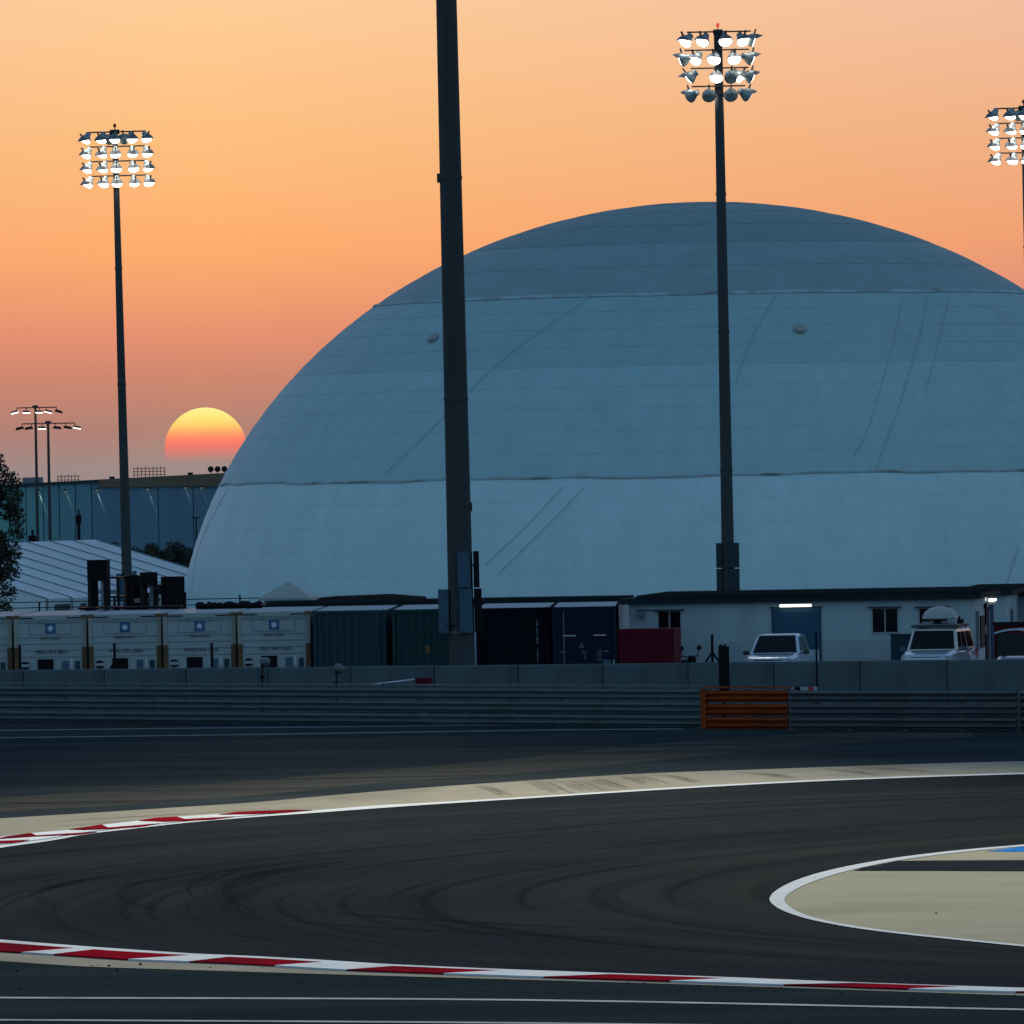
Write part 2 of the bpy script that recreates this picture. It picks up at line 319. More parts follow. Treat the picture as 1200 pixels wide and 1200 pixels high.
# track surface: asphalt with rubber laid along arcs round the inside of the corner
def track_mat():
    ma = bpy.data.materials.new('track_asphalt'); ma.use_nodes = True; n = ma.node_tree; b = n.nodes['Principled BSDF']
    b.inputs['Roughness'].default_value = .9; b.inputs['Specular IOR Level'].default_value = 0
    g = n.nodes.new('ShaderNodeNewGeometry'); s = n.nodes.new('ShaderNodeSeparateXYZ'); n.links.new(g.outputs['Position'], s.inputs[0])
    def mt(op, a, b=None):
        q = n.nodes.new('ShaderNodeMath'); q.operation = op
        for i, v in enumerate((a, b)):
            if v is None: continue
            if isinstance(v, (int, float)): q.inputs[i].default_value = v
            else: n.links.new(v, q.inputs[i])
        return q.outputs[0]
    dx = mt('SUBTRACT', s.outputs[0], CX); dy = mt('SUBTRACT', s.outputs[1], CY)
    r = mt('SQRT', mt('ADD', mt('MULTIPLY', dx, dx), mt('MULTIPLY', dy, dy))); th = mt('ARCTAN2', dy, mt('MULTIPLY', dx, -1))
    # lines drift across the circle: racing lines are tighter than the road
    rr = mt('ADD', r, mt('MULTIPLY', mt('MULTIPLY', th, th), 3.2))
    def streak(rs, ts, seed, lo, hi):
        c = n.nodes.new('ShaderNodeCombineXYZ'); n.links.new(mt('MULTIPLY', rr, rs), c.inputs[0]); n.links.new(mt('MULTIPLY', th, ts), c.inputs[1]); c.inputs[2].default_value = seed
        t_ = n.nodes.new('ShaderNodeTexNoise'); t_.inputs['Scale'].default_value = 1; t_.inputs['Detail'].default_value = 4; n.links.new(c.outputs[0], t_.inputs['Vector'])
        m_ = n.nodes.new('ShaderNodeMapRange'); m_.inputs[1].default_value = lo; m_.inputs[2].default_value = hi; n.links.new(t_.outputs[0], m_.inputs[0]); return m_.outputs[0]
    base = n.nodes.new('ShaderNodeTexNoise'); base.inputs['Scale'].default_value = .12; base.inputs['Detail'].default_value = 5; n.links.new(g.outputs['Position'], base.inputs['Vector'])
    cr = n.nodes.new('ShaderNodeValToRGB'); cr.color_ramp.elements[0].position = .3; cr.color_ramp.elements[1].position = .7
    cr.color_ramp.elements[0].color = (.0215, .0265, .031, 1); cr.color_ramp.elements[1].color = (.031, .0345, .040, 1); n.links.new(base.outputs[0], cr.inputs[0])
    fine = n.nodes.new('ShaderNodeTexNoise'); fine.inputs['Scale'].default_value = 14; fine.inputs['Detail'].default_value = 3; n.links.new(g.outputs['Position'], fine.inputs['Vector'])
    def mixc(f, a, col, blend='MIX'):
        mx = n.nodes.new('ShaderNodeMix'); mx.data_type = 'RGBA'; mx.blend_type = blend; n.links.new(f, mx.inputs[0]); n.links.new(a, mx.inputs[6]); mx.inputs[7].default_value = (*col, 1); return mx.outputs[2]
    c = mixc(mt('MULTIPLY', streak(1.1, 1.3, 3.1, .45, .7), .7), cr.outputs[0], (.019, .022, .029))
    c = mixc(mt('MULTIPLY', streak(3.2, 1.6, 7.7, .54, .68), .75), c, (.013, .014, .018))
    c = mixc(mt('MULTIPLY', streak(.5, 1.0, 11.3, .5, .75), .4), c, (.046, .047, .051))
    da = n.nodes.new('ShaderNodeMapRange'); da.interpolation_type = 'SMOOTHSTEP'; da.inputs[1].default_value = 44.5; da.inputs[2].default_value = 38.5; da.inputs[4].default_value = .45; n.links.new(r, da.inputs[0])
    c = mixc(mt('MULTIPLY', da.outputs[0], streak(.8, .7, 21.0, .3, .7)), c, (.052, .050, .043))
    mp = n.nodes.new('ShaderNodeMapRange'); mp.inputs[1].default_value = .3; mp.inputs[2].default_value = .7; mp.inputs[3].default_value = .72; mp.inputs[4].default_value = 1.28; n.links.new(fine.outputs[0], mp.inputs[0])
    vm = n.nodes.new('ShaderNodeVectorMath'); vm.operation = 'SCALE'; n.links.new(c, vm.inputs[0]); n.links.new(mp.outputs[0], vm.inputs['Scale'])
    n.links.new(vm.outputs[0], b.inputs['Base Color']); return ma
CX, CY = G(902, 1053).x + 37.5, G(902, 1053).y + 1.5
m_track = track_mat()
m_mark = mat('tyre_rubber', (.018, .0195, .025), .9, var=.35, scale=.8, world=True, spec=0)

# ================================================================== GROUND
struct(MB().add([(-9000, -300, -.06), (9000, -300, -.06), (9000, 14000, -.06), (-9000, 14000, -.06)], [(0, 1, 2, 3)]).build('ground', m_sand))
struct(MB().add([(-90, 40, 0), (90, 40, 0), (90, 289, 0), (-90, 289, 0)], [(0, 1, 2, 3)]).build('runoff', m_runoff))
struct(MB().box(-70, 70, 289, 350, -.3, .05).build('yard', m_yard))

XS = list(np.arange(-120, 1441, 12.0))
outer_line_lo = [(-120, 1014), (0, 993.5), (60, 985), (100, 977.7), (150, 971.7), (225, 963.5), (300, 957.3), (367, 952.6), (440, 947.2), (500, 943), (600, 936.6), (825, 922.4), (1000, 913.6), (1200, 907), (1440, 901)]
outer_line_hi = [(-120, 1007), (0, 990.5), (60, 982.5), (100, 975.8), (150, 970), (225, 962), (300, 955.5), (367, 949.8), (440, 943.8), (500, 940.6), (600, 934.8), (825, 920.6), (1000, 912.0), (1200, 905.4), (1440, 899.6)]
kerb_hi = [(-120, 996), (0, 981.3), (35, 977), (80, 973.2), (120, 967.2), (165, 962), (200, 958.2), (260, 954.5), (300, 951.3), (340, 949.6), (367, 949.2)]
verge_hi = [(-120, 967), (0, 959), (100, 953), (200, 946.5), (300, 940), (400, 931), (500, 922.8), (600, 916), (750, 906.7), (900, 901.2), (1050, 896), (1200, 891.8), (1440, 886)]
near_T = [(-120, 1091), (0, 1101.9), (85, 1108.7), (145, 1113), (222, 1118), (300, 1121.5), (380, 1126), (460, 1131), (600, 1137), (850, 1146), (1000, 1152), (1200, 1158.6), (1440, 1165)]
near_B = [(-120, 1108), (0, 1116), (52, 1119), (110, 1123), (150, 1125.6), (230, 1128.6), (300, 1131.6), (400, 1137.6), (520, 1142.2), (640, 1146.4), (800, 1151.5), (950, 1156.5), (1070, 1160.5), (1200, 1164), (1440, 1170)]
near_S = [(-120, 1119), (0, 1126), (100, 1132.5), (200, 1135.8), (300, 1139), (400, 1142), (600, 1147.6), (800, 1153.4), (1000, 1160), (1200, 1166.6), (1440, 1173)]
# track: one sheet from the outer line, round the left of the frame, to the near kerb
left_arc = smooth_loop([(-120, 1010), (-190, 1030), (-220, 1052), (-190, 1076), (-120, 1091)], 5)[1:-1]
trk = [p for p in curve_px(outer_line_lo, XS[::-1])] + left_arc + curve_px(near_T, XS)
sheet('track', trk, .008, m_track)
sheet_strip('verge', curve_px(verge_hi, XS), curve_px(outer_line_hi, XS), .005, m_verge)
sheet_strip('sand_strip', curve_px(near_B, XS), curve_px(near_S, XS), .005, m_verge)
sheet_strip('track_edge_line', curve_px(outer_line_hi, XS), curve_px(outer_line_lo, XS), .014, m_white)
m_far = mat('dusty_far_asphalt', (.034, .045, .050), .95, var=.25, scale=.14, stretch=(.3, 1.5, 1), dirt=((.058, .060, .058), .75, .2, (.12, 1.0, 1)), world=True, spec=0)
far_hi = [(-120, 846.5), (0, 846.2), (300, 848), (600, 851.2), (820, 853.6), (1100, 857.3), (1440, 860)]
sheet_strip('far_runoff', curve_px(far_hi, XS), curve_px(verge_hi, XS), .002, m_far)
# dusty lane crossing the run-off
lane_hi = [(-120, 941), (0, 934.5), (200, 922), (400, 906), (600, 889), (750, 873), (900, 862.5), (1010, 859), (1150, 858.6)]
lane_lo = [(-120, 957), (0, 951), (130, 944), (300, 932), (450, 917), (600, 907), (750, 893), (900, 879), (1010, 869.5), (1150, 864)]
xs2 = list(np.arange(-120, 1151, 15.0))
sheet_strip('dusty_lane', curve_px(lane_hi, xs2), curve_px(lane_lo, xs2), .004, m_dusty)
def pline(name, pts, w, ma, z=.008):
    xs = list(np.arange(pts[0][0], pts[-1][0] + 1, 20.0)); c = curve_px(pts, xs)
    return sheet_strip(name, [(a, b - w / 2) for a, b in c], [(a, b + w / 2) for a, b in c], z, ma)
pline('painted_line', [(-120, 857.4), (0, 856), (200, 853.5), (400, 851.6), (600, 849.6)], 1.0, m_line)
pline('painted_line', [(-120, 866.5), (0, 864.6), (300, 860.6), (600, 856), (700, 854.8), (815, 854.2)], 1.0, m_line)
pline('painted_line', [(-120, 1168.6), (0, 1169), (600, 1171.6), (1200, 1182.8), (1440, 1187)], 1.8, m_worn)
pline('painted_line', [(-120, 1194.7), (0, 1195), (600, 1198.6), (1200, 1206), (1440, 1209)], 1.8, m_worn)
# inside of the corner
o_pts = [(1440, 968), (1320, 978.5), (1200, 989.5), (1150, 993.7), (1100, 998.7), (1050, 1005), (1000, 1013.5), (960, 1022.6), (930, 1032.5), (910, 1043), (902, 1052), (905.5, 1059.5), (920, 1068), (950, 1077.5), (1000, 1087), (1050, 1093.6), (1100, 1099), (1200, 1109), (1320, 1119), (1440, 1128)]
i_pts = [(1440, 970), (1320, 980.5), (1200, 991.5), (1150, 996), (1100, 1001.5), (1050, 1008.5), (1008, 1017), (975, 1025.5), (945, 1036), (926, 1046), (919.5, 1053.5), (923, 1060.5), (936, 1068.5), (962, 1077.2), (1004, 1085.2), (1050, 1091.4), (1100, 1097), (1200, 1107), (1320, 1117), (1440, 1126)]
osm, ism = smooth_loop(o_pts), smooth_loop(i_pts)
sheet('infield', ism, .012, m_infield)
sheet_strip('corner_line', osm, ism, .020, m_white)
sheet('access_strip', [(1008.5, 1017.5), (1030, 1013.2), (1052, 1008.8), (1078, 1008.4), (1200, 1007.8), (1440, 1007), (1440, 1021.5), (1200, 1021), (1100, 1020.6), (1000, 1020.4)], .016, m_strip)
sheet('blue_paint', [(1156, 997.6), (1200, 991.9), (1320, 981), (1440, 970.4), (1440, 997), (1320, 997.4), (1200, 998)], .017, m_blue)
# tyre marks: thin arcs of rubber on the track
def tyre_mark(pts, w, n=9):
    """a band of rubber made of thin streaks that start and stop at different places"""
    c = smooth_loop(pts, 14); k = len(c); g_ = random.Random(int(pts[0][0] * 7 + pts[0][1])); mb = MB()
    W = [G(px, py, .0105) for px, py in c]
    for q in range(n):
        off = (q / (n - 1) - .5) * w * 1.5 + g_.uniform(-.1, .1) * w; ww = w / n * g_.uniform(.35, 1.1); e0 = int(k * g_.uniform(0, .3)); e1 = int(k * g_.uniform(.7, 1)); a = []; b = []
        for i in range(e0, e1):
            d = (W[min(i + 1, k - 1)] - W[max(i - 1, 0)]); nrm = Vector((-d.y, d.x, 0)).normalized()
            t_ = math.sin(math.pi * (i - e0 + .5) / (e1 - e0)) ** .6
            a.append(W[i] + nrm * (off + ww * t_ / 2)); b.append(W[i] + nrm * (off - ww * t_ / 2))
        if len(a) > 2: mb.strip(a, b)
    return struct(mb.build('tyre_mark', m_mark))
tyre_mark([(560, 1004), (430, 1011), (330, 1022), (285, 1034), (274, 1046), (284, 1058), (320, 1070)], .26)
tyre_mark([(600, 999), (450, 1006), (340, 1017), (285, 1028), (262, 1040), (256, 1050), (268, 1062)], .22)
tyre_mark([(470, 1000), (350, 1009), (265, 1022), (234, 1036), (230, 1044), (240, 1054)], .30)
tyre_mark([(380, 1012), (240, 1023), (160, 1036), (142, 1047), (160, 1060), (230, 1074)], .15)
tyre_mark([(860, 1092), (700, 1088), (520, 1079), (400, 1070), (330, 1062)], .14)
tyre_mark([(900, 1101), (700, 1098), (480, 1089), (340, 1079), (250, 1068)], .12)
tyre_mark([(1060, 945), (900, 953), (740, 963), (600, 975), (480, 990)], .16)
tyre_mark([(1190, 962), (1040, 968), (880, 978), (720, 992), (600, 1008)], .18)
tyre_mark([(240, 1015), (130, 1026), (60, 1040), (42, 1050), (70, 1064)], .15)

m_scuff = mat('scuff_mark', (.265, .245, .20), .9, var=.3, scale=1.2, world=True, spec=0)
def scuff(pts, w):
    o = tyre_mark(pts, w); o.data.materials.clear(); o.data.materials.append(m_scuff)
for pts, w in (([(626, 914.5), (636, 918), (652, 926), (668, 932)], .35), ([(662, 912), (678, 917), (694, 924), (706, 928)], .5), ([(690, 911), (712, 917), (735, 925)], .25), ([(735, 908.6), (752, 913), (775, 921)], .45),
               ([(770, 907), (800, 912), (822, 918)], .25), ([(560, 920), (580, 926), (600, 934)], .22), ([(870, 904), (905, 908), (935, 914)], .3), ([(1010, 899), (1060, 902), (1105, 907)], .35), ([(960, 900), (1000, 904), (1040, 910)], .2),
               ([(10, 967), (120, 959), (260, 951), (400, 941)], .22), ([(30, 971), (150, 962), (300, 951), (430, 941)], .18), ([(930, 1060), (1010, 1066), (1090, 1074)], .3), ([(1040, 1066), (1100, 1071), (1190, 1073)], .22)):
    scuff(pts, w)
# crumbs of rubber and stones off the racing line: far too many to count
crumbs = MB(); gd = random.Random(4)
for k in range(150):
    px = gd.uniform(-20, 1220); py = spl(near_S, [px])[0] + abs(gd.gauss(0, 1)) * 12 - 6
    if k > 130: px = gd.uniform(950, 1210); py = gd.uniform(1030, 1090)
    c = G(px, py, .0); r_ = gd.uniform(.005, .016); w = gd.uniform(0, 6)
    crumbs.add([c + Vector((math.cos(w + a) * r_ * gd.uniform(.8, 2.2), math.sin(w + a) * r_ * 1.6, .004)) for a in (0, 1.3, 2.6, 3.9, 5.1)] + [c + Vector((0, 0, r_ * .8 + .006))], [(0, 1, 5), (1, 2, 5), (2, 3, 5), (3, 4, 5), (4, 0, 5)])
for px, py in ((128, 1132.5), (165, 1131), (23, 1160), (137, 1138), (20, 1139), (955, 1030), (1097, 1071)):   # the few larger ones
    c = G(px, py, .0); crumbs.add([c + Vector((math.cos(a) * .03, math.sin(a) * .12, .012)) for a in (0, 1.3, 2.6, 3.9, 5.1)] + [c + Vector((0, 0, .03))], [(0, 1, 5), (1, 2, 5), (2, 3, 5), (3, 4, 5), (4, 0, 5)])
co_ = crumbs.build('rubber_crumbs', m_crumb); co_['kind'] = 'stuff'

# kerbs: white sloping base with red and white blocks
def block(pix, z0, z1, ma, parent):
    poly = [G(a, b, z0) for a, b in pix]
    o = fix_normals(MB().prism(poly, (0, 0, z1 - z0)).build('kerb_block', ma, parent)); return o
def lerp_curve(pts, x0, x1, k=6): return curve_px(pts, list(np.linspace(x0, x1, k)))
near_Tp = [(a, b + (spl(near_B, [a])[0] - b) * .30) for a, b in near_T]
kn = struct(thing('kerb', 'long red and white kerb along the near edge of the track', 'kerb')); del kn['category']
xs3 = list(np.arange(-120, 1441, 20.0))
block(curve_px(near_T, xs3) + curve_px(near_Tp, xs3[::-1]), .004, .018, m_kwhite, kn)
reds = [(-130, -60, -110, -175), (-95, -25, 87, 25), (63, 110, 222, 150), (222, 268, 378, 322), (406, 462, 585, 520), (637, 715, 850, 785), (918, 1000, 1125, 1065), (1190, 1270, 1400, 1330)]
for i, (xl, xm, xr, xb) in enumerate(reds[1:]):
    top = curve_px(near_Tp, list(np.linspace(xm, xr, 6)))
    bot = curve_px(near_B, list(np.linspace(xb, xl, 5)))
    block(top + bot, .004, .030, m_kred, kn)
    if i < len(reds) - 2:
        nx = reds[i + 2]
        wt = curve_px(near_Tp, list(np.linspace(xr, nx[1], 6))); wb = curve_px(near_B, list(np.linspace(nx[0], xb, 5)))
        block(wt + wb, .004, .029, m_kwhite, kn)
kf = struct(thing('kerb', 'red and white sawtooth kerb on the far outer edge at the left', 'kerb')); del kf['category']
xs4 = list(np.linspace(-120, 367, 30))
block(curve_px(kerb_hi, xs4) + curve_px(outer_line_hi, xs4[::-1]), .004, .018, m_kwhite, kf)
for pix in ([(0, 983), (12, 980.7), (36, 977.4), (43, 980.2), (114, 975.9), (92, 979), (40, 981.4), (0, 984)],
            [(81, 973.2), (105, 969.8), (119, 967.4), (127, 971), (187, 966), (165, 969.7), (128, 972.4), (98, 973.6)],
            [(163, 962.9), (181, 959.6), (207, 958.2), (217, 961), (275, 958), (250, 961.2), (195, 964)],
            [(257, 955.6), (278, 952.6), (300, 951.5), (340, 950.2), (366, 950), (335, 953.2), (300, 955)],
            [(-60, 990), (0, 986.6), (35, 985.4), (20, 988.4), (-40, 992)],
            [(-100, 994), (-60, 988.6), (-30, 985), (-18, 987), (-50, 990), (-90, 995)]):
    block(pix, .004, .030, m_kred, kf)

# ================================================================== SUN
def sun_mat(zc, r):
    ma = bpy.data.materials.new('setting_sun'); ma.use_nodes = True; n = ma.node_tree; n.nodes.clear()
    g = n.nodes.new('ShaderNodeTexCoord'); s = n.nodes.new('ShaderNodeSeparateXYZ'); n.links.new(g.outputs['Object'], s.inputs[0])
    mr = n.nodes.new('ShaderNodeMapRange'); mr.inputs[1].default_value = -r; mr.inputs[2].default_value = r; n.links.new(s.outputs[2], mr.inputs[0])
    cr = n.nodes.new('ShaderNodeValToRGB'); el = cr.color_ramp.elements
    st = [(.40, (222, 128, 118)), (.52, (240, 122, 110)), (.61, (255, 134, 106)), (.69, (255, 166, 106)), (.78, (255, 208, 112)), (.88, (255, 232, 126)), (1, (255, 244, 150))]
    while len(el) < len(st): el.new(.5)
    for e, (p, c) in zip(el, st): e.position = p; e.color = (*lin(c), 1)
    n.links.new(mr.outputs[0], cr.inputs[0])
    al = n.nodes.new('ShaderNodeMapRange'); al.interpolation_type = 'SMOOTHSTEP'; al.inputs[1].default_value = .31; al.inputs[2].default_value = .62; n.links.new(mr.outputs[0], al.inputs[0])
    e = n.nodes.new('ShaderNodeEmission'); n.links.new(cr.outputs[0], e.inputs[0]); e.inputs[1].default_value = K
    t = n.nodes.new('ShaderNodeBsdfTransparent'); mx = n.nodes.new('ShaderNodeMixShader')
    n.links.new(al.outputs[0], mx.inputs[0]); n.links.new(t.outputs[0], mx.inputs[1]); n.links.new(e.outputs[0], mx.inputs[2])
    o = n.nodes.new('ShaderNodeOutputMaterial'); n.links.new(mx.outputs[0], o.inputs[0]); return ma
SD = 9000; sr = 48 / FPX * SD
sunb = MB()
prof = [(max(.01, sr * math.sin(math.pi * k / 48)), -sr * math.cos(math.pi * k / 48)) for k in range(49)]
sunb.lathe(prof, 96)
sun_o = tag(sunb.build('sun', sun_mat(0, sr), smooth=180), 'big yellow and orange setting sun fading into the haze beside the dome', 'sun')
sun_o.location = P(241, 525.5, SD)

# ================================================================== DOME
DC = P(831, 780, 400); DA = 624 * 400 / FPX; DB = 543 * 400 / FPX
dome = thing('air_dome', 'huge bluish white inflated fabric dome filling the background', 'air dome', (DC.x, DC.y, 0))
dzc = DC.z
def dring(ph, n=160, off=0.0):                # ph = latitude angle
    return [Vector(((DA + off) * math.cos(ph) * math.cos(2 * math.pi * k / n), (DA + off) * math.cos(ph) * math.sin(2 * math.pi * k / n), dzc + (DB + off) * math.sin(ph))) for k in range(n)]
ph0 = math.asin((0 - dzc) / DB); ph1 = math.asin((7.32 - dzc) / DB); ph2 = math.asin((15.23 - dzc) / DB)
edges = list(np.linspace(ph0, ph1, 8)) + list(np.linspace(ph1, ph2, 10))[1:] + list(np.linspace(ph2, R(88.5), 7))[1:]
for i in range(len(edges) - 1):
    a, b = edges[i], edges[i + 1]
    mm = m_dome_lo if b <= ph1 + 1e-6 else (m_dome_mid if i < 12 else m_dome_mid2) if b <= ph2 + 1e-6 else (m_dome_up if i < 18 else m_dome_up2)      # upper bands' colour darkened to offset the extra sky light they catch
    k = 5; rr = []
    for j in range(k):
        u = j / (k - 1); ph = a + (b - a) * u
        sag = .016 * math.sin(math.pi * u)      # each strip bellies out a little between its seams
        off = sag + .007 * (1 - u) ** 4
        rr.append(dring(ph, off=off))
    if i == len(edges) - 2:
        o = MB().rings(rr, cap=False); top = len(o.v); o.add([Vector((0, 0, dzc + DB))], []); n = 160; st = (k - 1) * n
        o.f += [(st + q, st + (q + 1) % n, top) for q in range(n)]
    else: o = MB().rings(rr, cap=False)
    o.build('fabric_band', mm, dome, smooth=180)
for ph, amp, hgt in ((ph1, .08, .06), (ph2, .03, .11)):      # the two heavy horizontal belts, slightly wavy
    n = 320; lo = []; hi_ = []; lo2 = []; hi2 = []
    for q in range(n):
        w = 2 * math.pi * q / n
        dz = amp * (math.sin(w * 9 + 1) * .5 + math.sin(w * 23) * .3 + math.sin(w * 41 + 2) * .2)
        for lst, off, e in ((lo, .03, -hgt), (hi_, .07, 0), (hi2, .03, hgt)):
            p2 = ph + (dz + e) / (DB * 1.0)
            lst.append(Vector(((DA + off) * math.cos(p2) * math.cos(w), (DA + off) * math.cos(p2) * math.sin(w), dzc + (DB + off) * math.sin(p2))))
    MB().rings([lo, hi_, hi2], cap=False).build('seam_belt', m_belt, dome, smooth=60)
def D(px, py):                                 # point of the dome seen at a pixel
    o = CAM - Vector((DC.x, DC.y, dzc)); r = ray(px, py)
    s = Vector((1 / DA, 1 / DA, 1 / DB)); o2 = Vector((o[i] * s[i] for i in range(3))); r2 = Vector((r[i] * s[i] for i in range(3)))
    a_, b_, c_ = r2.dot(r2), 2 * o2.dot(r2), o2.dot(o2) - 1.0
    disc = b_ * b_ - 4 * a_ * c_; q = (-b_ - math.sqrt(max(0, disc))) / (2 * a_)
    return CAM + r * q
def dome_path(pts, r=.03):
    c = smooth_loop(pts, 8); mb = MB(); L_ = [D(*p) - Vector((DC.x, DC.y, 0)) for p in c]
    L_ = [p + Vector((p.x / DA**2, p.y / DA**2, (p.z - dzc) / DB**2)).normalized() * .055 for p in L_]
    for a, b in zip(L_[:-1], L_[1:]): mb.tube(a, b, r, n=5)
    mb.build('diagonal_seam', m_seam, dome)
for pts in ([(1087, 347), (1076, 400), (1052, 480), (1026, 550)], [(1058, 347), (1044, 410), (1018, 500), (1000, 535)], [(1112, 348), (1100, 400), (1084, 460)],
            [(695, 347), (640, 385), (583, 428), (520, 490), (452, 556)], [(660, 571), (620, 614), (570, 662)], [(684, 573), (640, 618), (585, 672)],
            [(910, 345), (880, 400), (862, 450)], [(1193, 640), (1184, 668), (1177, 692)], [(269, 572), (247, 612), (232, 650), (226, 690)]):
    dome_path(pts, .012)
for px, py in ((508, 398), (937, 387.5)):
    p = D(px, py) - Vector((DC.x, DC.y, 0)); nrm = Vector((p.x / DA**2, p.y / DA**2, (p.z - dzc) / DB**2)).normalized()
    M4 = Matrix.Translation(p + nrm * .04) @ nrm.to_track_quat('Z', 'Y').to_matrix().to_4x4()
    v = MB(); v.lathe([(.24, 0), (.26, .08), (.22, .18), (.08, .24)], 14, M4); vo = v.build('vent_hood', m_reflector, dome, smooth=50)
    MB().lathe([(.2, -.02), (.2, .01)], 14, Matrix.Translation(p + nrm * .07 + Vector((0, 0, -.2))) @ nrm.to_track_quat('Z', 'Y').to_matrix().to_4x4()).build('vent_opening', m_black, vo)
MB().rings([dring(ph0, off=.28), [v + Vector((0, 0, .35)) for v in dring(ph0, off=.26)], [v + Vector((0, 0, .35)) for v in dring(ph0, off=-.05)]], cap=False).build('base_kerb', m_concrete, dome)

# ================================================================== GUARD RAILS
WP = [(0, .0), (.012, .0), (.085, -.105), (.105, -.105), (.152, -.004), (.176, -.004), (.245, -.105), (.265, -.105), (.312, 0), (.325, 0)]
def wbeam(length):
    pr = [(z_, y_) for z_, y_ in WP] + [(z_, y_ + .006) for z_, y_ in reversed(WP)]
    return MB().prism([(0, y_, z_) for z_, y_ in pr], (length, 0, 0))
def guard_rail(label, a, b, ma, mcap, seg=4.0, cap=True, zbase=.03, end_plate=False):
    a = Vector((a.x, a.y, 0)); b = Vector((b.x, b.y, 0)); d = b - a; Lg = d.length
    t = thing('guard_rail', label, 'guard rail', a, math.atan2(d.y, d.x))
    k = max(1, round(Lg / seg)); sg = Lg / k
    bm = bp = cp = None
    for i in range(k):
        for r_ in range(3):
            if bm is None:
                bm = fix_normals(wbeam(sg - .012).build('beam', ma, t)); q = bm
            else: q = share('beam', bm, t)
            q.location = (i * sg + .006, -.002 if i % 2 else 0, zbase + r_ * .378)
        if cap:
            if cp is None: cp = MB().box(0, sg - .01, -.075, .075, 0, .045).build('cap_rail', mcap, t); q = cp
            else: q = share('cap_rail', cp, t)
            q.location = (i * sg + .005, .03, zbase + 3 * .378 + .012)
    n = k * 2
    for i in range(n + 1):
        if bp is None: bp = MB().box(-.05, .05, .012, .15, -.05, 1.15).build('post', m_steel_dk, t); q = bp
        else: q = share('post', bp, t)
        q.location = (min(max(.06, i * Lg / n), Lg - .06), 0, 0)
    if end_plate: MB().box(-.03, .16, -.10, -.094, .02, 1.15).build('end_plate', ma, t)
    return t
ra, rb = G(0, 846), G(820, 853); drv = (rb - ra)
guard_rail('long grey triple beam guard rail left of the orange section', ra - drv * .16, rb + drv * .004, m_steel, m_steel)
guard_rail('bright orange painted guard rail section under the black panel', G(825, 855.2), G(925, 855.6), m_orange, m_orange, seg=4, end_plate=True)
rc, rd = G(928, 856.4), G(1193, 857.3)
guard_rail('dark grey guard rail right of the orange section', rc, rd, m_steel_dk, m_steel_dk, cap=False, zbase=.05)
rc2 = G(1195, 856.3); guard_rail('pale guard rail cut by the right edge of the frame', rc2, rc2 + (rd - rc).normalized() * 8, m_steel, m_steel, cap=False)

# ================================================================== CONCRETE WALL
wa = B(-90, 284); wb_ = B(1290, 270.5)
dw = wb_ - wa; cw = thing('concrete_wall', 'low grey concrete barrier wall of long panels behind the rails', 'wall', wa, math.atan2(dw.y, dw.x))
off0 = (B(35, 283.3) - wa).length % 2.8
npan = int(dw.length / 2.8) + 1; pan = None
for i in range(-1, npan):
    if pan is None:
        pan = MB().prism([(0, -.16, 0), (0, .16, 0), (0, .12, 1.38), (0, .095, 1.435), (0, -.095, 1.435), (0, -.12, 1.38)], (2.765, 0, 0)); pan = fix_normals(pan.build('wall_panel', m_concrete, cw)); q = pan
    else: q = share('wall_panel', pan, cw)
    q.location = (off0 + i * 2.8 + .0175, rng.uniform(-.012, .012), 0); q.rotation_euler = (rng.uniform(-.004, .004), 0, rng.uniform(-.003, .003)); q.scale = (1, 1, 1 + rng.uniform(-.004, .006))
    # joint filler behind the gap
    
